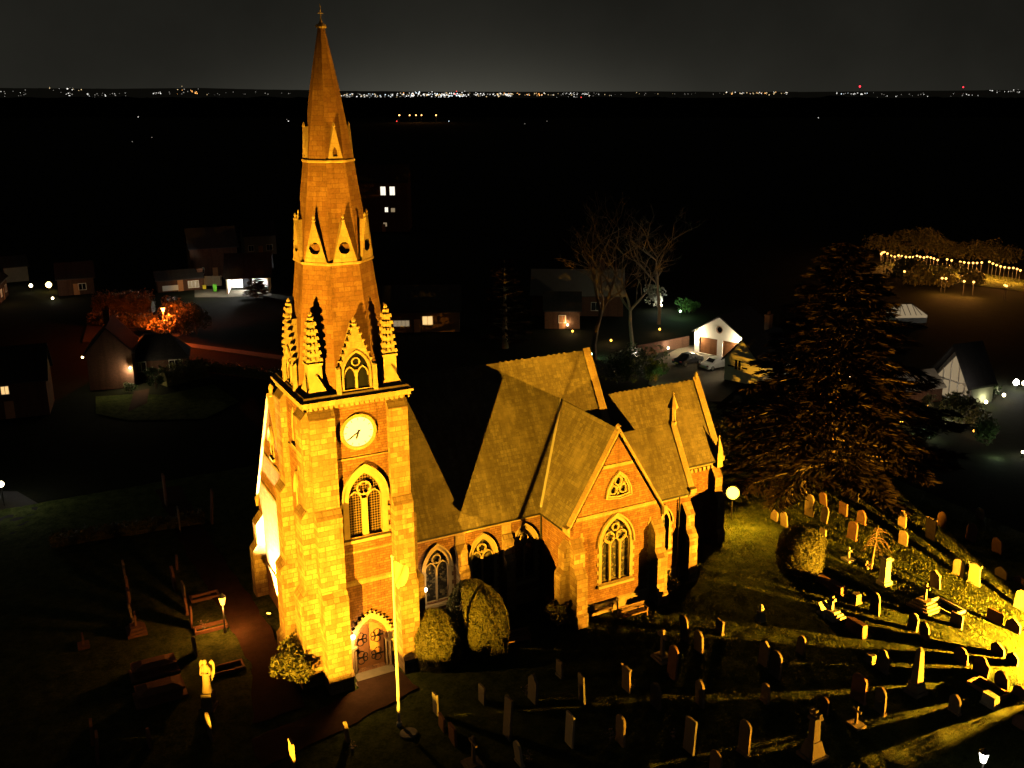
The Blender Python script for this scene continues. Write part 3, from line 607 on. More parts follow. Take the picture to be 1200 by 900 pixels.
fTW = frame((XT0, 0, 0), (0, 1, 0), (-1, 0, 0)); eaves(fTW, YT+.2, YA-.12, HE); plinth(fT, .85, TW-.85)
yb = YA+(XT1-XTM)+1.0
for xe, sg in ((XT0-ov, -1), (XT1+ov, 1)):
    r_ = slab([(xe, YT+.22, HE-ov*PT+.22), (xe, yb, HE-ov*PT+.22), (XTM, yb, HT+.22), (XTM, YT+.22, HT+.22)]); part(r_, 'transept_roof', 'roof')
rt_ = MB(); rt_.hull([(XTM-.16, YT+.2, HT+.28), (XTM+.16, YT+.2, HT+.28), (XTM+.03, YT+.2, HT+.56), (XTM-.03, YT+.2, HT+.56)], [(XTM-.16, yb, HT+.28), (XTM+.16, yb, HT+.28), (XTM+.03, yb, HT+.56), (XTM-.03, yb, HT+.56)]); part(rt_, 'ridge_tiles', 'roof')
coping((XT0-.12, YT+.05, HE+.05), (XTM, YT+.05, HT+.28), (0, 1, 0), .5); coping((XT1+.12, YT+.05, HE+.05), (XTM, YT+.05, HT+.28), (0, 1, 0), .5); gable_finial((XTM, YT+.05, HT+.42), .5)
vf = MB(); q0 = Vector((XT0-.12, YA-.12, HE+.34)); q1 = Vector((XTM, YA+(XTM-XT0), HT+.54)); w_ = Vector((.09, .09*-1, 0)); w_ = Vector((.11, -.11, 0)); vf.hull([q0-w_, q0+w_, q0+w_+Vector((0, 0, .07)), q0-w_+Vector((0, 0, .07))], [q1-w_*.7, q1+w_*.7, q1+w_*.7+Vector((0, 0, .07)), q1-w_*.7+Vector((0, 0, .07))]); part(vf, 'valley_flashing', 'lead')
buttress(fT, .0, .85, [(.8, 1.15), (3.6, 1.0), (5.4, .6)]); buttress(fT, TW-.85, TW, [(.8, 1.15), (3.6, 1.0), (5.4, .6)])
fTW2 = frame((XT0, YT, 0), (0, 1, 0), (-1, 0, 0)); buttress(fTW2, .02, .8, [(.8, .9), (3.6, .75), (5.4, .45)])
# vestry between transept and chancel
XV1, YV, HV, YVR = 28.65, .78, 6.78, 3.33; HVR = HV+(YVR-YV)*PT
fV = frame((XT1, YV, 0), (1, 0, 0), (0, -1, 0)); vl = XV1-XT1
vw = MB(); vw.panel([(0, 0), (vl, 0), (vl, HV), (0, HV)], [arch(1.75, .62, 2.5, 4.8, 5.5)], fV, 0, .35); vw.poly([(XV1, YV, 0), (XV1, YC+1, 0), (XV1, YC+1, HV), (XV1, YVR, HVR), (XV1, YV, HV)]); part(vw, 'vestry_wall', 'wall', recalc=False)
window(fV, 1.75, .62, 2.5, 4.8, 5.5, 1, .22, name='lancet_window'); eaves(fV, .25, vl-.1, HV); plinth(fV, .1, vl-.8)
part(slab([(XTM+2, YV-ov, HV-ov*PT+.22), (XV1-.2, YV-ov, HV-ov*PT+.22), (XV1-.2, YVR, HVR+.22), (XTM+.6, YVR, HVR+.22)]), 'vestry_roof', 'roof')
part(slab([(XTM+2, YC+1.2, HV-1), (XV1-.2, YC+1.2, HV-1), (XV1-.2, YVR, HVR+.22), (XTM+.6, YVR, HVR+.22)]), 'vestry_roof', 'roof')
rt_ = MB(); rt_.hull([(XTM+1.2, YVR-.15, HVR+.24), (XTM+1.2, YVR+.15, HVR+.24), (XTM+1.2, YVR, HVR+.45)], [(XV1-.2, YVR-.15, HVR+.24), (XV1-.2, YVR+.15, HVR+.24), (XV1-.2, YVR, HVR+.45)]); part(rt_, 'ridge_tiles', 'roof')
coping((XV1, YV-.1, HV+.05), (XV1, YVR, HVR+.3), (1, 0, 0), .5); coping((XV1, YC+1, HV-1.2+.9), (XV1, YVR, HVR+.3), (1, 0, 0), .5, kneel=False)
tu = MB(); tu.lathe((XV1, YVR, HVR+.35), [(.33, 0), (.33, .25), (.24, .3), (.24, 1.25), (.40, 1.32), (.40, 1.42), (.05, 2.35), (.10, 2.42), (.02, 2.55)], 8); part(tu, 'stone_turret', 'carve')
buttress(fV, vl-.75, vl, [(.8, 1.25), (3.5, 1.1), (5.2, .6)])
# chancel
fC = frame((XN1, YC, 0), (1, 0, 0), (0, -1, 0)); clen = XC1-XN1
cw = MB(); cw.poly([fC(0, 0), fC(clen, 0), fC(clen, HCE), fC(0, HCE)]); part(cw, 'chancel_wall', 'wall', recalc=False)
cg = MB(); cg.prism([(XC1-.5, YC, 0), (XC1-.5, 2*YR-YC, 0), (XC1-.5, 2*YR-YC, HCE), (XC1-.5, YR, HC+.1), (XC1-.5, YC, HCE)], (.5, 0, 0)); part(cg, 'chancel_gable_wall', 'wall')
eaves(fC, vl+.2, clen-.3, HCE)
cb = MB()
for i in range(14): cb.prism([fC(4.9+i*.42, HCE-.7, 0), fC(5.1+i*.42, HCE-.7, 0), fC(5.15+i*.42, HCE-.36, 0), fC(4.85+i*.42, HCE-.36, 0)], (0, -.13, 0))
part(cb, 'corbel_table', 'dress')
part(slab([(XN1+.2, YC-ov, HCE-ov*PT+.22), (XC1-.3, YC-ov, HCE-ov*PT+.22), (XC1-.3, YR, HC+.22), (XN1+.2, YR, HC+.22)]), 'chancel_roof', 'roof')
part(slab([(XN1+.2, 2*YR-YC+ov, HCE-ov*PT+.22), (XC1-.3, 2*YR-YC+ov, HCE-ov*PT+.22), (XC1-.3, YR, HC+.22), (XN1+.2, YR, HC+.22)]), 'chancel_roof', 'roof')
cresting(XN1+.3, YR, XC1-.35, YR, HC+.2)
coping((XC1, YC-.15, HCE+.1), (XC1, YR, HC+.35), (1, 0, 0), .6); coping((XC1, 2*YR-YC+.15, HCE+.1), (XC1, YR, HC+.35), (1, 0, 0), .6); gable_finial((XC1, YR, HC+.5), .6)
buttress(fC, clen-.7, clen+.02, [(.8, 1.3), (3.6, 1.1), (5.4, .65)])
pn = MB(); pn.box(XC1-.45, YC-.5, 6.2, XC1+.1, YC+.02, 7.4); pn.lathe((XC1-.17, YC-.24, 7.4), [(.36, 0), (.36, .1), (.04, 1.3), (.1, 1.36), (.02, 1.5)], 4, R(45)); part(pn, 'pinnacle', 'carve')
# quoins at plain corners
for fr, a, sg in ((fT, .85, 1), (fT, TW-.85, -1)):
    q_ = MB()
    for i in range(19):
        z = i*.34+.05; e = .55 if i % 2 else .32; q_.hull([fr(a, z, -.02), fr(a+sg*e*.5, z, -.02), fr(a+sg*e*.5, z+.335, -.02), fr(a, z+.335, -.02)], [fr(a, z, .025), fr(a+sg*e*.5, z, .025), fr(a+sg*e*.5, z+.335, .025), fr(a, z+.335, .025)])
    part(q_, 'quoin_stones', 'dress')
for x, y in ((XT0-.12, YA-.14), (7.2, YA-.14), (XV1-1.1, YV-.14)): dp = MB(); dp.tube((x, y, .1), (x, y, 6.9), .055, n=8); part(dp, 'downpipe', 'iron')

# ================================================================== CHURCHYARD
def v2(p): return Vector((p.x, p.y, 0))
# ---- floodlight luminaires, lanterns, lamp posts
GLOW = emit('sodium_glow', (1, .6, .05), 9); GLOWW = emit('white_lamp_glow', (1, .85, .5), 12); GLOWO = emit('orange_lamp_glow', (1, .44, .045), 6); GLOWR = emit('red_sodium_glow', (1, .36, .08), 12)
def floodlight(label, loc, aim, h, r=.28, glow=GLOW):
    p = Vector(loc); t_ = thing('floodlight', label, 'floodlight', (p.x, p.y, 0))
    n_ = (Vector(aim)-p); n_.normalize(); q = p-Vector((p.x, p.y, 0)); u_ = Vector((-n_.y, n_.x, 0)).normalized(); w_ = n_.cross(u_)
    m_ = MB(); m_.tube((0, 0, 0), q-n_*.12, .05, .04, 8); m_.build('post', 'iron', t_)
    m_ = MB(); ringp = lambda rr, d_: [q+n_*d_+(u_*math.cos(a)+w_*math.sin(a))*rr for a in np.linspace(0, 2*math.pi, 20, endpoint=False)]
    m_.hull(ringp(r*.55, -.32), ringp(r*1.12, -.06)); m_.build('housing', 'iron', t_)
    m_ = MB(); m_.hull(ringp(r, -.059), ringp(r, -.03)); m_.build('lens', glow, t_); return t_
floodlight('ground floodlight washing the graveyard from its eastern edge', (43.85, -22.65, 1.15), (27.9, .8, 3.6), 1)
floodlight('ground floodlight aimed up at the spire from the front lawn', (-20, -22, .9), (4.5, 3, 15.5), 1)
floodlight('dazzling round floodlight glowing beside the east end of the church', (38.0, 6.9, 2.5), (-14.5, -54, 30), 1, .52)
lamp_w = floodlight('small uplighter flooding the west front beside the tower', (-.95, 9.8, .35), (-.15, 10.6, 4), 1, .14)
def lamp_post(name, label, p, h, glow, watts, col, cat='lamp post', group=None, r=.17):
    t_ = thing(name, label, cat, (p.x, p.y, 0), group=group)
    m_ = MB(); m_.lathe((0, 0, 0), [(.12, 0), (.12, .25), (.06, .4), (.045, h-.62), (.09, h-.57), (.03, h-.48)], 8); m_.build('post', 'iron', t_)
    m_ = MB(); m_.lathe((0, 0, h-.5), [(r*.55, 0), (r, .5), (r*.9, .56)], 8); m_.build('lamp_glass', glow, t_)
    m_ = MB(); m_.lathe((0, 0, h+.075), [(r*1.15, 0), (r*1.0, .05), (r*.25, .2), (.02, .3)], 8); m_.build('lamp_cap', 'iron', t_)
    point(name+'_light', (p.x-.1, p.y-.25, h-.75), watts, col, .2); return t_
lamp_post('lamp_post', 'short lit lamp post glowing orange beside the red gravel path', gp(264, 741), 2.6, GLOWO, 520, (1, .36, .05), r=.23)
pl_ = gp(1153, 886, 2.7); lamp_post('lamp_post', 'white lantern on a post at the bottom right of the graveyard', pl_, 2.85, emit('lantern_white', (1, .95, .82), 9), 12, (1, .9, .7), r=.24)
def wall_lantern(label, loc, n_, watts, col, glow):
    t_ = thing('wall_lantern', label, 'lantern', loc); n_ = Vector(n_).normalized()
    m_ = MB(); m_.tube(-n_*.35+Vector((0, 0, .25)), Vector((0, 0, .25)), .02, n=6); m_.tube((0, 0, .25), (0, 0, .14), .02, n=6); m_.build('bracket', 'iron', t_)
    m_ = MB(); m_.lathe((0, 0, -.15), [(.03, 0), (.12, .06), (.15, .15), (.12, .25), (.03, .3)], 10); m_.build('lamp_glass', glow, t_)
    l_ = point('wall_lantern_light', (loc[0]+n_.x*.2, loc[1]+n_.y*.2, loc[2]-.3), watts, col, .1); return t_
wall_lantern('lit lantern fixed to the left of the porch doorway', (1.80, -.62, 3.05), (0, -1, 0), 420, (1, .50, .11), GLOWW)
wall_lantern('lit globe lantern on the aisle wall behind the domed topiary', (7.55, 1.6, 3.75), (1, .2, 0), 110, (1, .62, .24), GLOWW)
# ---- flagpole
fb = gp(468, 850); fp = thing('flagpole', 'tall white flagpole with a limp flag in front of the porch', 'flagpole', (fb.x, fb.y, 0))
m_ = MB(); m_.lathe((0, 0, 0), [(.16, 0), (.16, .2), (.085, .25), (.085, 4), (.055, 10.7), (.09, 10.72), (.09, 10.8), (.02, 10.86)], 12); m_.build('pole', 'pole', fp, smooth=False)
m_ = MB(); pts = []
for j in range(9):
    for i in range(9):
        s_ = i/8; z = 10.5-1.35*j/8-.6*s_*(1-.2*math.sin(j)); x = .06+s_*.85*(.55+.45*math.sin(1.2+j*.35)); y = .16*math.sin(s_*9+j*.5)*s_
        pts.append((x, y-.05*s_, z))
m_.add(pts, [(j*9+i, j*9+i+1, (j+1)*9+i+1, (j+1)*9+i) for j in range(8) for i in range(8)]); m_.build('flag', 'flag', fp, smooth=True)
m_ = MB(); pr = gp(479, 860); m_.lathe((0, 0, 0), [(.52, 0), (.52, .07), (.46, .10)], 20); tag(m_.build('ground_slab', 'concrete', loc=(pr.x, pr.y, 0)), 'round pale slab set in the grass at the foot of the flagpole', 'stone slab')

# ---- topiary and shrubs
def topiary(label, c, rx, ry, h, prof, leafn, m='yew', leaf=.062, cat='topiary', name='topiary'):
    """clipped mass: prof(q) gives the radius factor at height fraction q"""
    t_ = thing(name, label, cat, (c.x, c.y, 0)); mb = MB(); n, k = 36, 22; vs = []
    ph = [random.random()*6 for _ in range(4)]
    def surf(w, q, e=0):
        f = prof(q)*(1+.04*math.sin(3*w+ph[0]+4*q)+.03*math.sin(7*w+ph[1]-6*q)+.02*math.sin(13*w+ph[3]+17*q)+e)
        return Vector((rx*f*math.cos(w), ry*f*math.sin(w), h*q*(1+.015*math.sin(2*w+ph[2]))))
    for j in range(k+1):
        for i in range(n): vs.append(surf(2*math.pi*i/n, j/k))
    mb.add(vs, [(j*n+i, j*n+(i+1) % n, (j+1)*n+(i+1) % n, (j+1)*n+i) for j in range(k) for i in range(n)]+[tuple(range(k*n, k*n+n))])
    mb.build('foliage_core', m, t_, smooth=True)
    lf = MB(); pts = []
    while len(pts) < leafn:
        q = random.random()**.85
        if random.random() > .35+prof(q): continue
        pts.append(surf(random.random()*6.2832, q, random.uniform(-.01, .075)))
    for _ in range(leafn//7):
        w = random.random()*6.2832; q = .999-.04*random.random(); p = surf(w, q); s_ = math.sqrt(random.random()); pts.append(Vector((p.x*s_, p.y*s_, p.z+.02)))
    lf.leaves(pts, leaf); lf.build('leaves', m, t_, recalc=False); return t_
dome = lambda q: (1-max(0, (q-.3)/.7)**2.4)**.5*(.9+.1*min(1, q/.25)) if q < 1 else .02
barrel = lambda q: (.93+.07*math.sin(q*3.1))*(1-max(0, (q-.6)/.4)**2.6)**.5 if q < 1 else .05
c = Vector((7.2, -.9, 0)); topiary('domed yew topiary in front of the tower foot right of the flagpole', c, 1.66, 1.6, ht(c, 715), dome, 17000)
c = Vector((10.45, -.35, 0)); topiary('long hump backed yew topiary between the tower and the transept', c, 1.62, 2.95, 4.25, dome, 32000)
c = gp(938, 666); topiary('big barrel shaped yew topiary standing among the headstones', c, 1.72, 1.72, ht(c, 620), barrel, 16000)
def shrub(label, c, r, h, n, m='laurel', leaf=.11, cat='shrub', name='shrub', group=None):
    t_ = thing(name, label, cat, (c.x, c.y, 0), group=group); st_ = MB()
    for _ in range(9):
        a = random.random()*6.28; e = random.random()*r*.7; st_.tube((0, 0, 0), (e*math.cos(a), e*math.sin(a), h*random.uniform(.5, .85)), .04, .015, 5)
    st_.build('stem', 'bark', t_); cl_ = [(Vector((random.gauss(0, r*.38), random.gauss(0, r*.38), h*random.uniform(.3, .8))), r*random.uniform(.3, .5)) for _ in range(16)]
    pts = []
    for _ in range(n):
        c0, rr = random.choice(cl_); d_ = Vector((random.gauss(0, 1), random.gauss(0, 1), random.gauss(0, 1))).normalized()*rr*random.uniform(.7, 1.05); pts.append(c0+Vector((d_.x, d_.y, max(-c0.z+.05, d_.z))))
    lf = MB(); lf.leaves(pts, leaf); lf.build('foliage', m, t_, recalc=False); return t_
shrub('glossy leaved rounded shrub at the foot of the left tower buttress', Vector((-1.55, .35, 0)), 1.5, 3.1, 4200)
shrub('dark loose shrub tucked against the tower behind the glossy one', Vector((-.35, 2.3, 0)), .95, 3.6, 1500, 'yew')
shrub('low dark shrub between the transept buttress and the vestry', Vector((25.7, -.55, 0)), .85, 1.5, 900, 'yew')
shrub('small upright shrub in the corner by the transept left buttress', Vector((16.2, -1.0, 0)), .7, 2.0, 900, 'yew')

# ---- benches
def bench(label, p, rz, L=1.9):
    t_ = thing('garden_bench', label, 'bench', (p.x, p.y, 0), rz, 'wooden churchyard benches'); h = L/2
    m_ = MB(); [m_.box(-h, -.02+i*.105, .42, h, .065+i*.105, .45) for i in range(5)]; m_.box(-h, -.02, .36, h, .03, .42); m_.build('seat', 'wood', t_)
    m_ = MB(); m_.box(-h, .5, .86, h, .55, .95); m_.box(-h, .48, .5, h, .53, .56)
    for i in range(int(L/.105)): x = -h+.03+i*.105; m_.box(x, .495, .56, x+.05, .535, .86)
    m_.build('backrest', 'wood', t_)
    for x in (-h, h-.06):
        for y, z in ((0, .66), (.49, .97)): m_ = MB(); m_.box(x, y, 0, x+.06, y+.06, z); m_.build('leg', 'wood', t_)
        m_ = MB(); m_.box(x-.01, -.06, .66, x+.07, .5, .70); m_.build('armrest', 'wood', t_)
    return t_
bench('wooden bench in shadow under the left part of the large transept window', gp(703, 722), 0, 2.2)
bench('wooden bench with sunlit looking slatted back under the right part of the transept window'.replace('sunlit looking', 'floodlit'), gp(744, 726), 0, 2.2)
bench('wooden bench alone in the dark right of the hump backed topiary', gp(608, 757), R(-8), 1.7)

# ---- headstones
def outline(kind, w, h):
    hw = w/2; P = []
    arc = lambda cx, cz, r, a0, a1, n=8: [(cx+r*math.cos(a0+(a1-a0)*i/n), cz+r*math.sin(a0+(a1-a0)*i/n)) for i in range(n+1)]
    if kind == 'round': top = arc(0, h-hw*.8, hw, 0, math.pi, 14); top = [(x, h-hw*.8+(z-h+hw*.8)*.8) for x, z in top]
    elif kind == 'gothic':
        ap = w*.62; hh = ap; Rr = (hw*hw+hh*hh)/(2*hw); a1 = math.atan2(hh, Rr-hw)
        top = [(hw-Rr+Rr*math.cos(a1*i/7), h-ap+Rr*math.sin(a1*i/7)) for i in range(8)]; top += [(-x, z) for x, z in top[-2::-1]]
    elif kind == 'ogee':
        r_ = [(hw, h-.42*w), (hw*.92, h-.36*w), (hw*.7, h-.30*w), (hw*.5, h-.2*w), (hw*.35, h-.07*w), (hw*.15, h-.01*w)]; top = r_+[(0, h)]+[(-x, z) for x, z in r_[::-1]]
    elif kind == 'shoulder':
        r_ = [(hw, h-.35*w), (hw*.82, h-.33*w)]+[(hw*.8*math.cos(a), h-.32*w+.32*w*math.sin(a)) for a in np.linspace(.05, 1.45, 6)]; top = r_+[(0, h)]+[(-x, z) for x, z in r_[::-1]]
    elif kind == 'gable': top = [(hw, h-.4*w), (hw*.95, h-.36*w), (0, h), (-hw*.95, h-.36*w), (-hw, h-.4*w)]
    elif kind == 'castle':
        top = [(hw, h-.22), (hw*1.08, h-.2), (hw*1.08, h), (hw*.7, h), (hw*.7, h-.12), (hw*.3, h-.12), (hw*.3, h+.02), (-hw*.3, h+.02), (-hw*.3, h-.12), (-hw*.7, h-.12), (-hw*.7, h), (-hw*1.08, h), (-hw*1.08, h-.2), (-hw, h-.22)]
    elif kind == 'horned':
        top = [(hw*.86, h-.3*w), (hw*1.1, h-.2*w), (hw*1.12, h-.04*w), (hw*.9, h-.14*w), (hw*.4, h-.05*w), (0, h), (-hw*.4, h-.05*w), (-hw*.9, h-.14*w), (-hw*1.12, h-.02*w), (-hw*1.1, h-.2*w), (-hw*.86, h-.3*w)]
    elif kind == 'low': top = [(hw, h*.62), (hw*.8, h*.74), (hw*.4, h*.9), (0, h), (-hw*.4, h*.9), (-hw*.8, h*.74), (-hw, h*.62)]
    else: top = [(hw, h-.05), (hw*.9, h), (-hw*.9, h), (-hw, h-.05)]
    return [(-hw, 0), (hw, 0)]+top
GR = 'headstones in the churchyard'
def grave(u, v, vt, kind, w, label, m='grave', rz=None, z=None, tk=.13):
    p = gp(u, v); h = ht(p, vt) if z is None else z
    h = min(max(h, .3), 3.6); tk *= random.uniform(.8, 1.3); w *= random.uniform(.94, 1.06); r_ = math.pi/2+random.uniform(-.07, .07) if rz is None else rz
    t_ = thing('headstone', label, 'headstone', (p.x, p.y, -.04), r_, GR)
    t_.rotation_euler = (R(random.gauss(0, 3.2)), R(random.gauss(0, 1.8)), r_)
    fr = lambda a, zz, d=0: Vector((a, -d, zz))
    o = outline(kind, w, h); pl = random.random() < .3
    if pl: b = MB(); ww_ = w/2+.06; b.box(-ww_, -tk/2-.06, -.1, ww_, tk/2+.06, .14, top=.95); b.build('plinth', m, t_)
    s_ = MB(); s_.prism([fr(a, zz-(.1 if zz == 0 else 0), -tk/2) for a, zz in o], Vector((0, -tk, 0)))
    s_.build('slab', m, t_); return t_
def monument(u, v, vt, label, cat, name, fn, m='grave', rz=math.pi/2, group=None):
    p = gp(u, v); h = ht(p, vt) if vt else 1; t_ = thing(name, label, cat, (p.x, p.y, -.03), rz, group)
    fn(t_, h, m); return t_
def f_cross(steps, sw=.13):
    def fn(t_, h, m):
        b = MB(); z = 0; w = .28+.17*steps
        for i in range(steps): b.box(-w, -w*.8, z, w, w*.8, z+.17); z += .17; w -= .16
        b.build('stepped_base', m, t_)
        c_ = MB(); q = sw/2; c_.box(-q*1.2, -q, z, q*1.2, q, h, top=.8); zz = h-(h-z)*.32; a = (h-z)*.27; c_.box(-a, -q*.8, zz, a, q*.8, zz+sw*1.1)
        c_.build('cross', m, t_)
    return fn
def f_obelisk(t_, h, m):
    b = MB(); b.box(-.5, -.5, 0, .5, .5, .25); b.box(-.38, -.38, .25, .38, .38, .75, top=.93); b.build('stepped_base', m, t_)
    o = MB(); o.box(-.27, -.27, .75, .27, .27, h-.3, top=.62); q = .27*.62; o.box(-q, -q, h-.3, q, q, h, top=.06); o.build('shaft', m, t_)
def f_pedestal(t_, h, m):
    b = MB(); b.box(-.42, -.42, 0, .42, .42, .3); b.box(-.34, -.34, .3, .34, .34, .45, top=.9); b.build('stepped_base', m, t_)
    o = MB(); o.box(-.29, -.29, .44, .29, .29, h-.16, top=.92); o.box(-.37, -.37, h-.16, .37, .37, h-.05); o.box(-.3, -.3, h-.05, .3, .3, h+.05, top=.7); o.build('shaft', m, t_)
def f_column(t_, h, m):
    b = MB(); b.box(-.62, -.62, 0, .62, .62, .22); b.box(-.5, -.5, .22, .5, .5, h*.36, top=.62); b.build('stepped_base', m, t_)
    o = MB(); o.box(-.24, -.24, h*.36, .24, .24, h*.8, top=.85); o.box(-.3, -.3, h*.8, .3, .3, h*.86); o.build('shaft', m, t_)
    c_ = MB(); c_.box(-.1, -.1, h*.86, .1, .1, h); c_.box(-.34, -.09, h*.89, .34, .09, h*.95)
    for sx in (-.32, .32): c_.box(sx-.08, -.1, h*.87, sx+.08, .1, h*.97)
    c_.build('cross', m, t_)
def f_block(L, Wd):
    def fn(t_, h, m):
        b = MB(); b.box(-L/2-.06, -Wd/2-.06, 0, L/2+.06, Wd/2+.06, .12); b.build('plinth', m, t_)
        o = MB(); o.box(-L/2, -Wd/2, .12, L/2, Wd/2, max(h, .35), top=.93); o.build('slab', m, t_)
    return fn
def f_kerb(L, Wd, k=.13, h=.22):
    def fn(t_, hh, m):
        for b in ((-L/2, -Wd/2, L/2, -Wd/2+k), (-L/2, Wd/2-k, L/2, Wd/2), (-L/2, -Wd/2+k, -L/2+k, Wd/2-k), (L/2-k, -Wd/2+k, L/2, Wd/2-k)):
            q = MB(); q.box(b[0], b[1], -.02, b[2], b[3], h); q.build('kerb_stone', m, t_)
    return fn
def f_table(L, Wd):
    def fn(t_, h, m):
        b = MB(); b.box(-L/2-.25, -Wd/2-.25, 0, L/2+.25, Wd/2+.25, .15); b.box(-L/2, -Wd/2, .15, L/2, Wd/2, .55); b.build('chest', m, t_)
        o = MB(); o.box(-L/2-.12, -Wd/2-.12, .55, L/2+.12, Wd/2+.12, .68); o.box(-L/2-.02, -Wd/2-.02, .68, L/2+.02, Wd/2+.02, .9, top=.55); o.build('lid', m, t_)
    return fn
G = grave
# east side, between the glowing floodlight, the cedar and the barrel topiary
G(924, 590, 569, 'round', .85, 'tall round topped headstone, the first one right of the glowing floodlight')
G(941, 580, 562, 'ogee', .75, 'ogee topped headstone in the back row beneath the cedar, left of centre')
G(948, 604, 578, 'gothic', 1.0, 'large shouldered gothic headstone behind the left edge of the barrel topiary')
G(965, 591, 576, 'round', .8, 'stubby round headstone above a dimmer twin, behind the barrel topiary', 'grave_red')
G(965, 612, 593, 'shoulder', .8, 'dim shouldered headstone directly below the stubby round one')
G(990, 582, 564, 'ogee', .75, 'bright ogee headstone in the back row standing over a square one')
G(988, 603, 588, 'square', .95, 'squat square topped headstone leaning below the bright ogee headstone', 'grave_red')
G(1009, 613, 597, 'gothic', .95, 'pointed headstone just above the weeping tree', 'grave_red')
G(998, 631, 611, 'round', .95, 'broad round headstone left of the weeping tree', 'grave_red')
G(919, 616, 599, 'shoulder', .85, 'headstone half hidden behind the top left of the barrel topiary, the nearer of two')
G(907, 609, 597, 'round', .8, 'low round headstone left of its taller neighbour behind the barrel topiary')
G(1001, 587, 571, 'round', .8, 'unlit round headstone right of the bright ogee headstone', 'grave_grey')
G(964, 629, 619, 'square', .6, 'small headstone peeping out right of the barrel topiary top')
G(1045, 588, 575, 'square', .8, 'dim reddish square headstone alone under the cedar branches', 'grave_red')
G(903, 581, 567, 'square', .9, 'hazy headstone closest to the glowing floodlight')
G(1057, 617, 598, 'ogee', .75, 'slim ogee headstone above a round one, right of the weeping tree')
G(1058, 638, 620, 'round', .85, 'round headstone below the slim ogee one, right of the weeping tree')
G(1090, 631, 606, 'castle', 1.0, 'tall headstone with a battlemented top on the dark slope')
G(1103, 617, 599, 'gothic', .85, 'dim pointed headstone partly behind the battlemented one', 'grave_red')
G(1148, 607, 595, 'round', .8, 'barely visible grey headstone highest on the right hand slope', 'grave_grey')
G(1137, 633, 613, 'shoulder', .95, 'dim reddish shouldered headstone on the right slope beside the dark', 'grave_red')
G(1168, 647, 630, 'round', .95, 'dim reddish round headstone farthest right on the upper slope', 'grave_red')
G(1123, 674, 655, 'round', .95, 'bright arched headstone left of the horned one')
G(1141, 684, 660, 'horned', 1.0, 'bright headstone with horned corners on the right slope')
G(1173, 676, 664, 'low', 1.05, 'low wide headstone right of the horned one')
G(1195, 682, 675, 'low', .9, 'very low dark headstone at the right edge above the bright ones', 'grave_red')
G(1096, 688, 667, 'gable', .95, 'headstone with a pointed gable top behind the stepped cross')
G(1196, 714, 692, 'round', 1.1, 'bright broad headstone cut by the right edge of the picture')
G(1069, 737, 718, 'shoulder', .8, 'left one of two matching dark headstones below the kerbed grave')
G(1084, 748, 728, 'shoulder', .8, 'right one of two matching dark headstones below the kerbed grave')
G(1120, 734, 719, 'square', .95, 'square headstone standing on its own right of the kerbed grave')
G(1165, 728, 715, 'square', 1.2, 'wide plain headstone at the left end of a pair in bright grass', 'grave_red')
G(1187, 739, 725, 'low', 1.1, 'wide curved headstone at the right end of a pair in bright grass', 'grave_red')
G(1169, 766, 752, 'low', 1.0, 'low headstone turned edge on near the brightest grass, the upper one', 'grave_red')
G(1186, 777, 764, 'low', .9, 'low headstone turned edge on near the brightest grass, the lower one', 'grave_red')
G(1126, 775, 757, 'shoulder', 1.05, 'shouldered headstone right of the obelisk throwing a long shadow', 'grave_red')
G(1149, 789, 769, 'ogee', 1.1, 'dark scalloped headstone right of the shouldered one beyond the obelisk', 'grave_red')
G(1174, 804, 786, 'shoulder', 1.0, 'bright edged headstone low in the floodlit grass near the right edge', 'grave_red')
G(1195, 815, 803, 'low', .9, 'headstone at the right edge below the bright edged one', 'grave_red')
G(1195, 852, 837, 'low', 1.0, 'low headstone at the right edge in the shadowed corner', 'grave_red')
G(1031, 834, 805, 'gothic', .8, 'narrow pointed headstone left of the obelisk foot')
G(1118, 834, 813, 'gothic', .8, 'narrow pointed headstone right of the obelisk foot')
G(1025, 719, 693, 'round', .85, 'tall slim round headstone below the pedestal monument')
G(937, 765, 745, 'round', .7, 'round headstone in the middle of the grass above a larger one')
G(908, 792, 763, 'round', .95, 'big bright round headstone in the middle of the floodlit grass')
G(1033, 785, 762, 'ogee', .95, 'stepped ogee headstone directly left of the obelisk')
G(1005, 820, 789, 'round', 1.0, 'large dark round headstone below and left of the obelisk', 'grave_red')
G(966, 835, 817, 'round', .55, 'small child size headstone above the column monument', 'grave_red')
G(803, 751, 719, 'round', .8, 'dark round headstone just right of the tall stone cross')
G(819, 763, 738, 'shoulder', .8, 'dark shouldered headstone between two round ones near the tall cross')
G(894, 779, 751, 'gable', .8, 'dark pointed headstone beside the big bright round one')
G(787, 793, 757, 'round', .85, 'tall round headstone below the tall stone cross', 'grave_red')
G(820, 826, 796, 'gothic', .75, 'slim pointed headstone lit along its right edge')
G(807, 880, 843, 'square', .85, 'unlit square headstone near the bottom edge of the picture', 'grave_grey')
G(871, 883, 844, 'round', .85, 'round headstone with a kerb near the bottom, lit on its edge')
G(838, 905, 880, 'round', .85, 'bright rounded headstone cut by the bottom edge of the picture')
G(896, 822, 800, 'round', .7, 'dark headstone with only its top edge lit below the big bright round one')
G(768, 828, 800, 'shoulder', .9, 'headstone with a bright rounded face and dark foot in the central dark lawn')
G(656, 792, 774, 'square', .6, 'dim square headstone farthest back in the dark lawn', 'grave_grey')
G(682, 822, 790, 'square', .75, 'tall square headstone with a lit top corner in the dark lawn', 'grave_grey')
G(667, 872, 836, 'square', .8, 'brightest square headstone, lit down its whole edge, on a stepped foot', 'marble')
G(727, 871, 838, 'round', .8, 'round headstone with flowers on its left in the lower dark lawn')
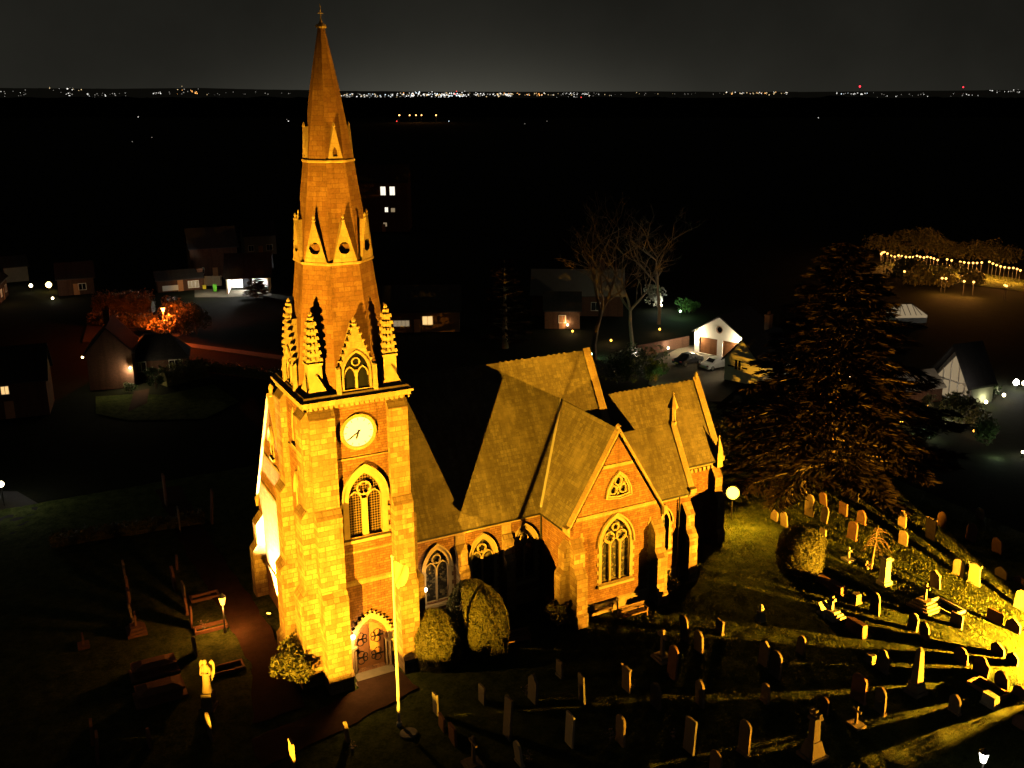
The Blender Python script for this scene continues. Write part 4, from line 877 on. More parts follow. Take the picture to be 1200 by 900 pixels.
G(734, 808, 780, 'horned', .8, 'scrolled headstone with a lit corner in the dark lawn')
G(511, 836, 812, 'square', .6, 'slim headstone lit along one edge nearest the flagpole', 'grave_grey')
G(518, 853, 838, 'square', .9, 'low dull headstone behind the slim lit one near the flagpole', 'grave_red')
G(531, 869, 850, 'square', .9, 'low headstone with a pale badge, third in the row from the flagpole', 'grave_red')
G(565, 823, 803, 'square', .7, 'plain pale headstone alone on the lawn below the topiary', 'grave_grey')
G(624, 821, 790, 'ogee', .9, 'dim ogee headstone with a white mark at its left foot', 'grave_grey')
G(594, 863, 819, 'square', .9, 'tall square headstone with a bright line at its top', 'grave_grey')
G(609, 894, 866, 'gothic', .8, 'pointed headstone with two bright lit panels', 'marble')
G(567, 908, 894, 'ogee', .5, 'bright tip of a headstone at the bottom edge below the dark lawn')
G(344, 905, 868, 'square', .8, 'narrow bright headstone at the bottom edge left of the flagpole')
G(407, 867, 845, 'gothic', .6, 'thin pointed headstone with only its tip lit, left of the flagpole')
G(843, 741, 726, 'square', .75, 'small square headstone lit on its right edge above the grass strip')
# west side rows beside the path
for i, (u, v, vt, k_, lab) in enumerate(((146, 674, 656, 'round', 'farthest headstone of the outer row in the dim west lawn'), (150, 695, 674, 'gothic', 'second farthest headstone of the outer row in the west lawn'), (152, 712, 690, 'square', 'middle headstone of the outer row in the west lawn'), (155, 729, 706, 'ogee', 'second nearest headstone of the outer row in the west lawn'),
    (207, 665, 650, 'round', 'farthest headstone of the inner row behind the path lamp'), (205, 690, 662, 'gothic', 'tall second headstone of the inner row behind the path lamp'), (216, 701, 682, 'square', 'third headstone of the inner row, at the head of a kerbed grave'), (219, 717, 700, 'round', 'fourth headstone of the inner row, round topped, level with the path lamp'), (224, 733, 710, 'shoulder', 'fifth headstone of the inner row, broad and reddish'), (229, 766, 745, 'ogee', 'nearest headstone of the inner row beside the statue'),
    (108, 868, 846, 'square', 'thin pale headstone, the left one of a pair in the dark bottom left'), (114, 890, 860, 'square', 'thin pale headstone, the right one of a pair in the dark bottom left'), (247, 864, 834, 'gothic', 'slim headstone just in front of the statue'), (175, 872, 853, 'round', 'dark headstone below the two table tombs'), (195, 592, 556, 'square', 'faint tall headstone farthest up the dark west lawn'), (211, 622, 594, 'square', 'faint tall headstone in the dark west lawn near the hedge'), (248, 612, 574, 'square', 'faint tall headstone nearest the nave in the dark west lawn'))):
    G(u, v, vt, k_, .9, lab, 'grave_red' if i % 3 else 'grave')
MG = None
monument(994, 656, 641, 'small white cross on the grass left of the pedestal monument', 'grave cross', 'grave_cross', f_cross(1, .14), 'marble')
monument(1036, 684, 653, 'brightly lit square pedestal monument under the weeping tree', 'monument', 'pedestal_monument', f_pedestal, 'marble')
monument(1083, 712, 683, 'cross on four steps at the head of the kerbed grave', 'grave cross', 'grave_cross', f_cross(4, .14))
monument(1108, 712, 0, 'kerbed grave plot with bright edging stones on the right slope', 'grave plot', 'kerbed_grave', f_kerb(2.3, 1.4), 'marble')
monument(1073, 812, 757, 'tall tapering obelisk at the lower right of the graveyard', 'obelisk', 'obelisk', f_obelisk)
monument(974, 721, 698, 'small cross on a stepped base with a leaning slab, below the barrel topiary', 'grave cross', 'grave_cross', f_cross(3, .2), 'marble')
monument(964, 720, 708, 'thin slab leaning beside the small stepped cross', 'stone slab', 'leaning_slab', lambda t_, h, m: (lambda b: (b.hull([(-.35, -.5, 0), (.35, -.5, 0), (.35, -.42, 0), (-.35, -.42, 0)], [(-.35, .12, 1.0), (.35, .12, 1.0), (.35, .2, 1.0), (-.35, .2, 1.0)]), b.build('slab', m, t_)))(MB()), 'marble', rz=0)
monument(980, 692, 683, 'low oblong chest stone right below the barrel topiary', 'chest tomb', 'chest_tomb', f_block(1.5, .6), 'grave_red')
monument(1003, 706, 695, 'small block with a lit top between the chest stone and the slim headstone', 'grave marker', 'grave_block', f_block(.5, .5))
monument(967, 683, 677, 'dark low slab at the foot of the barrel topiary', 'chest tomb', 'chest_tomb', f_block(1.3, .6), 'grave_red')
monument(1003, 741, 727, 'low oblong chest stone with one bright end in the floodlit grass', 'chest tomb', 'chest_tomb', f_block(1.6, .45), 'grave_red')
monument(1020, 775, 766, 'small bright block left of the stepped ogee headstone', 'grave marker', 'grave_block', f_block(.6, .4))
monument(1160, 826, 813, 'bright square block with a kerb near the lower right lantern', 'grave marker', 'grave_block', f_block(.9, .5), 'marble')
monument(1158, 808, 0, 'flat kerbed plot in the bright grass behind the square block', 'grave plot', 'kerbed_grave', f_kerb(2.2, 1.2), 'grave_red')
monument(1003, 850, 827, 'slender dark cross below the large dark round headstone', 'grave cross', 'grave_cross', f_cross(1, .12))
monument(952, 886, 831, 'tall column monument topped by a cross on a flared plinth', 'monument', 'column_monument', f_column)
monument(891, 727, 709, 'small urn topped marker in the floodlit grass', 'grave marker', 'grave_urn', lambda t_, h, m: (lambda b: (b.box(-.3, -.3, 0, .3, .3, .35, top=.8), b.box(-.2, -.2, .35, .2, .2, .75), b.lathe((0, 0, .75), [(.06, 0), (.2, .15), (.22, .28), (.1, .36), (.16, .42), (.03, .55)], 10), b.build('urn', m, t_)))(MB()), 'marble')
monument(776, 772, 737, 'tall stone cross in front of the right hand bench', 'grave cross', 'grave_cross', f_cross(2, .22))
monument(555, 898, 862, 'bright slender cross at the bottom edge below the lawn', 'grave cross', 'grave_cross', f_cross(2, .16))
monument(160, 740, 716, 'small cross on a base at the near end of the outer row', 'grave cross', 'grave_cross', f_cross(3, .14), 'grave_red')
monument(98, 757, 741, 'small cross beside a flat slab far out in the dark west lawn', 'grave cross', 'grave_cross', f_cross(1, .14), 'grave_red')
monument(240, 700, 0, 'kerbed grave nearest the path lamp', 'grave plot', 'kerbed_grave', f_kerb(2.0, .9), 'grave_red', rz=0)
monument(247, 736, 0, 'kerbed grave crossing towards the path below the lamp', 'grave plot', 'kerbed_grave', f_kerb(2.2, .9), 'grave_red', rz=0)
monument(267, 784, 0, 'kerbed grave beside the statue at the edge of the path', 'grave plot', 'kerbed_grave', f_kerb(2.0, 1.0), 'grave_red', rz=0)
monument(188, 815, 0, 'large reddish table tomb with a hipped lid, the nearer of two', 'table tomb', 'table_tomb', f_table(2.5, 1.3), 'grave_red', rz=0)
monument(181, 787, 0, 'large reddish table tomb with a hipped lid, the farther of two', 'table tomb', 'table_tomb', f_table(2.4, 1.0), 'grave_red', rz=0)
# robed statue
ps = gp(245, 830); hs = ht(ps, 773); sv = thing('angel_statue', 'pale robed angel statue on a plinth in the west lawn', 'statue', (ps.x, ps.y, 0), R(-30))
b = MB(); b.box(-.42, -.42, 0, .42, .42, .25); b.box(-.33, -.33, .25, .33, .33, hs*.34, top=.9); b.build('plinth', 'grave', sv)
b = MB(); H2 = hs*.66; z0 = hs*.34
b.lathe((0, 0, z0), [(.30, 0), (.31, .04*H2), (.25, .2*H2), (.22, .42*H2), (.19, .55*H2), (.23, .68*H2), (.25, .76*H2), (.20, .82*H2), (.075, .85*H2), (.07, .87*H2), (.115, .90*H2), (.125, .945*H2), (.09, .985*H2), (.03, H2)], 14, sx=1, sy=.78); b.build('figure', 'grave', sv, smooth=True)
for sg in (-1, 1):
    b = MB(); b.tube((sg*.24, 0, z0+.75*H2), (sg*.27, -.12, z0+.57*H2), .075, .06, 8); b.tube((sg*.27, -.12, z0+.57*H2), (sg*.05, -.25, z0+.63*H2), .06, .045, 8); b.build('arm', 'grave', sv)
    b = MB(); b.prism([(sg*.04, .2, z0+.78*H2), (sg*.3, .24, z0+.93*H2), (sg*.46, .3, z0+.8*H2), (sg*.42, .3, z0+.5*H2), (sg*.22, .24, z0+.22*H2), (sg*.1, .2, z0+.4*H2)], (0, .07, 0)); b.build('wing', 'grave', sv)
# flowers on graves
def flowers(label, u, v, n=26, r=.22, cols='flower'):
    p = gp(u, v); t_ = thing('grave_flowers', label, 'flowers', (p.x, p.y, 0), group='flowers laid on graves'); b = MB(); b.lathe((0, 0, -.02), [(.07, 0), (.12, .2), (.10, .22)], 8); b.build('vase', 'grave_grey', t_)
    b = MB(); b.leaves([Vector((random.gauss(0, r*.6), random.gauss(0, r*.6), random.uniform(.2, .2+r*1.6))) for _ in range(n)], .07); b.build('blooms', cols, t_, recalc=False)
flowers('pale flowers beside the pointed stone with two bright panels', 619, 892); flowers('bunch of flowers left of the round headstone in the lower lawn', 716, 868, 40, .3); flowers('flowers at the foot of the scrolled headstone', 741, 807)
flowers('white flowers below the thin pointed headstone left of the flagpole', 413, 880); flowers('pink flowers on the dark plot near the bottom of the lawn', 789, 866); flowers('flower pot at the foot of the weeping tree', 1017, 667); flowers('white flowers beside the dim ogee headstone', 617, 814)
flowers('flowers on the grave crossing towards the path', 239, 738, 30, .3)

# ---- trees
def bare_tree(name, label, p, h, seed, m='bark', levels=6, spread=.55, r0=.2, twig=None, lean=0, group=None, crook=.25):
    rnd = random.Random(seed); t_ = thing(name, label, 'tree', (p.x, p.y, 0), group=group); tr_ = MB(); tw = MB()
    def grow(pos, d_, ln, r_, lv):
        segs = 3; q = pos; dd = d_.copy()
        for s_ in range(segs):
            dd = (dd+Vector((rnd.gauss(0, crook*.4), rnd.gauss(0, crook*.4), .06))).normalized(); e = q+dd*ln/segs; ra = r_*(1-.35*s_/segs); rb = r_*(1-.35*(s_+1)/segs)
            (tr_ if lv <= 1 else tw).tube(q, e, ra, rb, 7 if lv < 2 else (5 if lv < 4 else 3), cap=False); q = e
            if lv >= 1 and s_ < segs-1 and lv < levels and rnd.random() < .6:
                sd = Vector((rnd.gauss(0, 1), rnd.gauss(0, 1), rnd.gauss(.25, .5))).normalized(); grow(q, (dd+sd*.95).normalized(), ln*.55, rb*.5, lv+1)
        if lv < levels:
            for _ in range(3 if lv == 0 else 2):
                sd = Vector((rnd.gauss(0, 1), rnd.gauss(0, 1), rnd.gauss(.1, .4))).normalized(); grow(q, (dd+sd*spread*1.5).normalized(), ln*rnd.uniform(.62, .82), r_*.62, lv+1)
    grow(Vector((0, 0, 0)), Vector((lean, 0, 1)).normalized(), h*.34, r0, 0)
    tr_.build('trunk', m, t_); tw.build('crown', m, t_); return t_
bare_tree('bare_tree', 'tall leafless tree with a pale trunk beside the green garden light', gp(697, 421), 21, 5, 'bark', 6, .55, .38)
bare_tree('bare_tree', 'wide crowned leafless tree standing faintly right of the pale trunk', gp(742, 412), 18, 12, 'bark', 6, .75, .32)
bare_tree('bare_tree', 'farther leafless tree between the pale trunk and the white garage', gp(772, 380), 19, 31, 'bark', 6, .7, .32)
pw = gp(1021, 667); tw_ = thing('weeping_tree', 'small bare weeping tree with arching twigs by the pedestal monument', 'tree', (pw.x, pw.y, 0)); hw_ = ht(pw, 618)
b = MB(); b.tube((0, 0, 0), (.1, 0, hw_*.35), .085, .07, 8); b.tube((.1, 0, hw_*.35), (.28, .05, hw_*.62), .07, .055, 8); b.tube((.28, .05, hw_*.62), (.22, 0, hw_*.93), .055, .03, 8); b.build('trunk', 'twig', tw_)
b = MB()
for i in range(26):
    a = random.random()*6.28; z = hw_*random.uniform(.5, .93); L = random.uniform(.6, 1.5); q = Vector((.24, 0, z)); rise = random.uniform(.15, .5)
    for s_ in range(1, 8):
        f = s_/7; e = Vector((.24+math.cos(a)*L*f, math.sin(a)*L*f, z+rise*math.sin(f*2.2)-f*f*random.uniform(.7, .9)*1.3)); e.z = max(e.z, .3); b.tube(q, e, .022*(1.1-f), .02*(1.05-f)+.004, 4, cap=False); q = e
b.build('crown', 'twig', tw_)
def conifer(label, p, h, R0, seed, nb, per, name='cedar_tree', m='needles', group=None):
    rnd = random.Random(seed); t_ = thing(name, label, 'tree', (p.x, p.y, 0), group=group); tr_ = MB(); tr_.lathe((0, 0, 0), [(.5, 0), (.38, h*.2), (.22, h*.6), (.04, h)], 10); tr_.build('trunk', 'bark', t_)
    lf = MB(); br_ = MB()
    for i in range(nb):
        q = (i+.5)/nb; z = h*(.05+.94*q**.85); L = R0*(1-q)**.8*rnd.uniform(.65, 1.1)+.5; a = i*2.39996+rnd.uniform(-.3, .3); droop = rnd.uniform(.0, .16)
        bp = lambda f: Vector((math.cos(a)*L*f, math.sin(a)*L*f, z+.5*f-droop*L*f*f*1.2))
        br_.tube(bp(0), bp(.5), .09*(1-q)+.025, .05*(1-q)+.015, 5, cap=False); br_.tube(bp(.5), bp(1), .05*(1-q)+.015, .012, 5, cap=False)
        side = Vector((-math.sin(a), math.cos(a), 0))
        for _ in range(int(per*(L/R0+.15))):
            f = rnd.random()**.6; wd = L*.32*(1.05-f)+.15; s_ = rnd.uniform(-1, 1); c0 = bp(f)+side*s_*wd; c0.z -= abs(s_)*wd*.25; c0.z += rnd.uniform(-.08, .12)
            d_ = (side*(s_*1.2)+Vector((math.cos(a), math.sin(a), 0))*.8+Vector((rnd.gauss(0, .18), rnd.gauss(0, .18), rnd.gauss(-.12, .08)))).normalized(); w_ = d_.cross(Vector((rnd.gauss(0, .5), rnd.gauss(0, .5), 1))).normalized(); ln = rnd.uniform(.45, 1.15)
            lf.add([c0-w_*.04, c0+d_*ln*.6-w_*.075, c0+d_*ln, c0+d_*ln*.6+w_*.075, c0+w_*.04], [(0, 1, 2, 3, 4)])
    br_.build('limbs', 'bark', t_); lf.build('crown', m, t_, recalc=False); return t_
conifer('huge spreading cedar rising behind the right hand graves', gp(972, 566), 22.6, 12.6, 11, 165, 420)
conifer('feathery conifer glimmering faintly in the dark behind the nave', gp(592, 408), 13, 4.2, 4, 50, 130, 'conifer_tree')
c = gp(868, 540); shrub('bushy evergreen hiding the corner behind the chancel gable', Vector((41.5, 15, 0)), 2.3, 4.2, 3000, 'laurel', .14)
shrub('dark rhododendron between the cedar and the chancel', Vector((45.5, 18, 0)), 2.6, 4.0, 2600, 'laurel', .14)

# ---- turf in the floodlit part: countless blades
b = MB(); rg = random.Random(9); vs = []; fs = []
for i in range(100000):
    x = 14+rg.random()*42; y = -29+rg.random()*42
    if y > -2.2 and x < 29: continue
    if rg.random() > .55+.45*hsh(x*.8, y*.8): continue
    a = rg.random()*6.283; w_ = rg.uniform(.018, .04); h = rg.uniform(.04, .10)+.10*max(0, hsh(x*2.3+1, y*2.3))*rg.random(); lx = rg.gauss(0, .05); ly = rg.gauss(0, .05); k = len(vs)
    vs += [(x-math.cos(a)*w_, y-math.sin(a)*w_, -.05), (x+math.cos(a)*w_, y+math.sin(a)*w_, -.05), (x+lx, y+ly, h)]; fs.append((k, k+1, k+2))
b.v = vs; b.f = fs; b.mi = [0]*len(fs); tag(b.build('grass', 'grass', recalc=False), 'short rough turf lit from the side across the graveyard', 'grass', kind='stuff')

b = MB(); wa, wb = Vector((-18.5, -8.5, 0)), Vector((-6.0, -21.5, 0)); wd = (wb-wa); wL = wd.length; wd.normalize(); fr = frame(wa, wd, (wd.y, -wd.x, 0))  # unseen wall added to cut off the tower floodlight's lower beam
b.hull([fr(0, -.1, -.2), fr(wL, -.1, -.2), fr(wL, -.1, .2), fr(0, -.1, .2)], [fr(0, .86, -.2), fr(wL, .86, -.2), fr(wL, .86, .2), fr(0, .86, .2)]); b.hull([fr(0, .86, -.26), fr(wL, .86, -.26), fr(wL, .86, .26), fr(0, .86, .26)], [fr(0, .95, -.1), fr(wL, .95, -.1), fr(wL, .95, .1), fr(0, .95, .1)])
tag(b.build('beam_cutoff_wall', 'wall'), 'low unseen sandstone wall added to cut off the tower floodlight beam near the ground', 'wall')

# ================================================================== VILLAGE AROUND THE CHURCHYARD
WIN = emit('lit_window', (1, .62, .24), 1.1); WINW = emit('lit_window_white', (1, .9, .72), 1.4); DIMW = emit('dim_lit_glass', (1, .74, .42), .28)
def house(label, p, rz, L, Wd, he, hr, wall='brick', roof='slate', windows=(), chimney=None, name='house', hip=0., ov=.3, loc_only=False):
    """gabled house: local x = ridge direction, ground centre at p; windows: (side, a, z, w, h, material)"""
    t_ = thing(name, label, 'house', (p.x, p.y, 0), rz)
    hl, hw = L/2, Wd/2; b = MB()
    pent = lambda x: [(x, -hw, 0), (x, hw, 0), (x, hw, he), (x, 0, hr if not hip else he), (x, -hw, he)]
    b.hull(pent(-hl), pent(hl)); b.build('wall', wall, t_)
    b = MB(); th = .18; sl = (hr-he)/hw
    for sg in (-1, 1):
        ye = sg*(hw+ov); ze = he-ov*sl
        if hip: pts = [(-hl-ov, ye, ze+.05), (hl+ov, ye, ze+.05), (hl-hip, 0, hr+.05), (-hl+hip, 0, hr+.05)]
        else: pts = [(-hl-ov, ye, ze+.05), (hl+ov, ye, ze+.05), (hl+ov, 0, hr+.05), (-hl-ov, 0, hr+.05)]
        b.prism(pts, (0, 0, th))
    if hip:
        for sg in (-1, 1): b.prism([(sg*(hl+ov), -hw-ov, he-ov*sl+.05), (sg*(hl+ov), hw+ov, he-ov*sl+.05), (sg*(hl-hip), 0, hr+.05)], (0, 0, th))
    ro = b.build('roof', roof, t_)
    if chimney:
        cx, cy, ch = chimney; b = MB(); b.box(cx-.45, cy-.35, he, cx+.45, cy+.35, ch); b.box(cx-.52, cy-.42, ch, cx+.52, cy+.42, ch+.15); [b.lathe((cx+s_*.22, cy, ch+.15), [(.13, 0), (.1, .4)], 8) for s_ in (-1, 1)]; b.build('chimney', 'brick', ro)
    if not windows and L > 5: windows = (('s', -L*.3, 1.0, 1.1, 1.2, 'glassdark'), ('s', L*.28, 1.0, 1.3, 1.2, 'glassdark'))
    if L > 5 and not hip:
        b = MB(); b.box(-.48, -hw-.05, 0, .48, -hw-.002, 2.05); b.build('door', 'door', t_)
        for sg in (-1, 1): b = MB(); b.tube((-hl-ov, sg*(hw+ov+.05), he-ov*sl+.05), (hl+ov, sg*(hw+ov+.05), he-ov*sl+.05), .07, n=6); b.build('gutter', 'iron', ro)
    for (side, a, z, w, h, mm) in windows:
        fr = {'s': frame((0, -hw, 0), (1, 0, 0), (0, -1, 0)), 'n': frame((0, hw, 0), (-1, 0, 0), (0, 1, 0)), 'e': frame((hl, 0, 0), (0, 1, 0), (1, 0, 0)), 'w': frame((-hl, 0, 0), (0, -1, 0), (-1, 0, 0))}[side]
        b = MB(); o_ = [(a-w/2, z), (a+w/2, z), (a+w/2, z+h), (a-w/2, z+h)]; b.band(o_, [(a-w/2-.08, z-.08), (a+w/2+.08, z-.08), (a+w/2+.08, z+h+.08), (a-w/2-.08, z+h+.08)], fr, .002, .07, True)
        for q in range(1, max(2, int(w/.55))): x = a-w/2+w*q/max(2, int(w/.55)); b.hull([fr(x-.025, z, .004), fr(x+.025, z, .004), fr(x+.025, z, .05), fr(x-.025, z, .05)], [fr(x-.025, z+h, .004), fr(x+.025, z+h, .004), fr(x+.025, z+h, .05), fr(x-.025, z+h, .05)])
        wo_ = b.build('window', 'white', t_); b = MB(); b.poly([fr(x, zz, .02) for x, zz in o_]); b.build('pane', mm, wo_)
    return t_
# ---- white garage with two brown doors, and its neighbour
gl_, gr_ = gp(813.5, 412), gp(871, 423); gd = (gr_-gl_); gW = gd.length; gd.normalize(); gn = Vector((gd.y, -gd.x, 0))
if gn.dot(Vector((CAM_C[0], CAM_C[1], 0))-gl_) < 0: gn = -gn
gmid = (gl_+gr_)/2; he_ = ht(gl_, 386); hr_ = ht(gmid, 372)
gt = thing('garage', 'white gabled double garage with two brown doors and a round gable window', 'garage', (gmid.x, gmid.y, 0), math.atan2(gd.y, gd.x)); hw = gW/2
b = MB(); fr = frame((0, 0, 0), (1, 0, 0), (0, -1, 0)); doors = [(-hw*.81, -hw*.07), (hw*.14, hw*.86)]
b.panel([(-hw, 0), (hw, 0), (hw, he_), (0, hr_), (-hw, he_)], [[(a0, .02), (a1, .02), (a1, 2.35), (a0, 2.35)] for a0, a1 in doors]+[circ(0, hr_-1.75, .42, 16)], fr, 0, .2)
b.poly([(-hw, 0, 0), (-hw, 8, 0), (-hw, 8, he_), (-hw, 0, he_)]); b.poly([(hw, 0, 0), (hw, 8, 0), (hw, 8, he_), (hw, 0, he_)]); b.poly([(-hw, 8, 0), (hw, 8, 0), (hw, 8, he_), (0, 8, hr_), (-hw, 8, he_)]); b.build('wall', 'white', gt, recalc=False)
for a0, a1 in doors: b = MB(); b.prism([fr(a0-.02, .0, -.16), fr(a1+.02, .0, -.16), fr(a1+.02, 2.38, -.16), fr(a0-.02, 2.38, -.16)], (0, .06, 0)); b.build('garage_door', 'garage_door', gt)
b = MB(); b.poly([fr(x, z, -.12) for x, z in circ(0, hr_-1.75, .44, 16)]); b.build('round_window', 'glassdark', gt)
b = MB(); ring(b, fr, 0, hr_-1.75, .42, .1, -.02, .05, 16); b.build('window_ring', 'wood', gt)
b = MB()
for sg in (-1, 1): b.prism([(sg*(hw+.35), -.4, he_-.3), (sg*(hw+.35), 8.3, he_-.3), (0, 8.3, hr_+.12), (0, -.4, hr_+.12)], (0, 0, .18))
b.build('roof', 'slate', gt)
for sg, lab in ((-1, 'lit wall lamp at the left eaves corner of the white garage'), (1, 'lit wall lamp at the right eaves corner of the white garage')):
    q = gmid+gd*(sg*(hw-.28))+gn*.16; wall_lantern(lab, (q.x, q.y, he_-.35), (gn.x, gn.y, 0), 1500, (1, .78, .48), GLOWW)
dr = [gp(u, v) for u, v in ((764, 424), (800, 405), (820, 404), (878, 421), (870, 450), (845, 470), (800, 470), (760, 450))]; sheet('gravel_drive', [(p.x, p.y) for p in dr], -.05, 'drive')
nb = gp(884, 448); house('white rendered cottage with a dark roof and brick chimney below the garage', Vector((nb.x+2.6, nb.y+2.2, 0)), math.atan2(gd.y, gd.x)+math.pi/2, 9, 5.0, 2.9, 5.6, 'white', 'slate', (('w', -.6, 1.6, .9, 1.3, 'glassdark'),), (3.0, .6, 7.4))
nbw = gp(868, 449); house('small white outbuilding with a dark pitched roof beside the cottage', Vector((nbw.x+1.3, nbw.y+1.2, 0)), math.atan2(gd.y, gd.x), 2.2, 2.4, 2.1, 3.3, 'white', 'slate')
point('drive_fill_light', tuple(gp(850, 441)+Vector((0, 0, 3.4))), 240, (1, .85, .6), .2)  # fill added to lift the drive, no fixture of its own
b = gp(700, 412); bl = gp(697, 421)
# ---- cars
def car(label, p, rz, paint, lights, L=4.4, Wd=1.8, H=1.5):
    t_ = thing('parked_car', label, 'car', (p.x, p.y, -.05), rz, 'cars parked in front of the garage')
    x = L/2; y = Wd/2
    def prof(zs): return zs
    side = [(-x, .35), (-x+.05, .75), (-x+.35, .92), (-x+1.05, 1.0), (-x+1.7, H), (x-1.5, H), (x-.75, 1.02), (x-.15, .9), (x, .6), (x-.05, .3)]
    b = MB(); ns = 5
    secs = []
    for s_ in (-1, -.86, 0, .86, 1):
        secs.append([(px_*(1-.02*abs(s_)), y*s_*(1-(.16 if pz > 1.05 else 0)), pz-(.05 if abs(s_) == 1 and pz > .5 else 0)) for px_, pz in side])
    for a_, c_ in zip(secs, secs[1:]): b.hull(a_, c_)
    body = b.build('body', paint, t_)
    b = MB()
    for sg in (-1, 1): b.poly([(-x+1.2, sg*(y*.875+.012), 1.04), (x-.95, sg*(y*.875+.012), 1.04), (x-1.5, sg*(y*.845+.012), H-.12), (-x+1.72, sg*(y*.845+.012), H-.12)])
    b.poly([(-x+1.06, -y*.72, 1.055), (-x+1.06, y*.72, 1.055), (-x+1.60, y*.66, H-.06), (-x+1.60, -y*.66, H-.06)]); b.poly([(x-.74, -y*.72, 1.07), (x-.74, y*.72, 1.07), (x-1.38, y*.66, H-.04), (x-1.38, -y*.66, H-.04)]); b.build('windscreen', 'glassdark', t_, recalc=False)
    for wx in (-x+.85, x-.85):
        for sg in (-1, 1):
            b = MB(); b.tube((wx, sg*(y-.2), .33), (wx, sg*(y+.015), .33), .33, n=18); w_ = b.build('wheel', 'tyre', t_); b = MB(); b.tube((wx, sg*(y-.02), .33), (wx, sg*(y+.03), .33), .21, n=14); b.build('rim', 'rim', w_)
    for sg in (-1, 1):
        b = MB(); b.box(x-.16, sg*y*.78-.16, .66, x+.0, sg*y*.78+.16, .80); b.build('headlight', 'dial', t_)
        b = MB(); b.box(-x-.01, sg*y*.8-.14, .68, -x+.1, sg*y*.8+.14, .84); b.build('tail_light', emit_red, t_)
        b = MB(); b.box(x-1.75, sg*(y+.02)-.09, .98, x-1.6, sg*(y+.02)+.09, 1.12); b.build('wing_mirror', paint, t_)
    for s_ in (-1, 1): b = MB(); b.box(s_*(x+.0)-.03, -.26, .42, s_*(x+.0)+.03, .26, .54); b.build('number_plate', 'plate' if s_ < 0 else 'dial', t_)
    return t_
emit_red = plain('red_lamp_lens', (.25, .01, .01), .3, .5, .05, 2, bm=0)
ca = math.atan2(gd.y, gd.x)
car('silver car parked before the right hand garage door', gp(838, 431), math.atan2(-gn.y, -gn.x)-.25, 'silver', 0)
car('dark car parked before the left hand garage door', gp(806, 426), math.atan2(-gn.y, -gn.x)-.2, 'navy', 0)
# ---- boundary wall & lamps by the drive
wl0, wl1 = gp(700, 415), gp(806, 400)
def garden_lamp(label, u, v, vt, watts, col, glow, r=.16, lit=True):
    p = gp(u, v); h = max(.5, ht(p, vt)); t_ = thing('garden_lamp', label, 'lamp', (p.x, p.y, -.1), group='garden and wall lamps of the village')
    b = MB(); b.tube((0, 0, 0), (0, 0, h-r), .05, .04, 6); b.build('post', 'iron', t_); b = MB(); b.lathe((0, 0, h-r), [(r*.5, 0), (r, r*.6), (r, r*1.3), (r*.4, r*2)], 10); b.build('lamp_glass', glow, t_)
    if watts: point('garden_lamp_light', (p.x, p.y, h+.25), watts*2, col, .15)
    return t_
WARM = (1, .62, .28); garden_lamp('small orange lamp in the dark garden behind the chancel roof', 716, 402, 398, 60, WARM, GLOWO); garden_lamp('small orange lamp by the drive left of the garage', 773, 389, 385, 60, WARM, GLOWO)
garden_lamp('upper white lamp by the orange lit gable', 665, 386, 380, 70, WARM, GLOWW); garden_lamp('lower orange lamp by the orange lit gable', 671, 391, 388, 40, WARM, GLOWO)
garden_lamp('uplighter against the drive wall left of the dark car', 783, 412, 407, 60, (1, .85, .6), GLOWW)
garden_lamp('bright white lamp low among shrubs below the pale tree', 745, 421, 417, 30, (1, .95, .85), GLOWW, .12)
garden_lamp('green tinted light at the foot of the tall bare tree', 694, 419, 414, 160, (.5, 1, .55), emit('greenish_lamp', (.55, 1, .65), 14))
garden_lamp('white garden light under the floodlit pale bush', 775, 364, 357, 140, (.95, 1, .9), GLOWW)
garden_lamp('greenish garden light beside the floodlit pale bush', 797, 371, 364, 150, (.5, 1, .45), emit('greenish_lamp_two', (.6, 1, .6), 14))
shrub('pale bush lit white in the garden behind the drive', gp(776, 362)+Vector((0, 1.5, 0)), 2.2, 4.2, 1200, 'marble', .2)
shrub('bright green shrub beside the pale lit bush', gp(806, 369)+Vector((1, 1, 0)), 1.7, 2.6, 1200, 'garden', .2)
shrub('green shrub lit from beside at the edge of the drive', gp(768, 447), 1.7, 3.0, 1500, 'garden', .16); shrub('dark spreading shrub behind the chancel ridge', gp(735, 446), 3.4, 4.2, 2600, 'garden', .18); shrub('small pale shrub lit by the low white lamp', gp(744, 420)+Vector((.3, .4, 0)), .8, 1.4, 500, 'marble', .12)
point('drive_shrub_light', tuple(gp(772, 452)+Vector((0, 0, 1.2))), 30, (.7, 1, .35), .1)
dw = MB(); dd_ = (gp(806, 405)-gp(745, 417)); L = dd_.length; dd_.normalize(); fr = frame(gp(745, 417), dd_, Vector((dd_.y, -dd_.x, 0))); dw.hull([fr(0, -.1, 0), fr(L, -.1, 0), fr(L, -.1, .3), fr(0, -.1, .3)], [fr(0, 1.5, 0), fr(L, 1.5, 0), fr(L, 1.5, .3), fr(0, 1.5, .3)]); tag(dw.build('garden_wall', 'brick'), 'low brick garden wall along the drive left of the garage', 'wall')
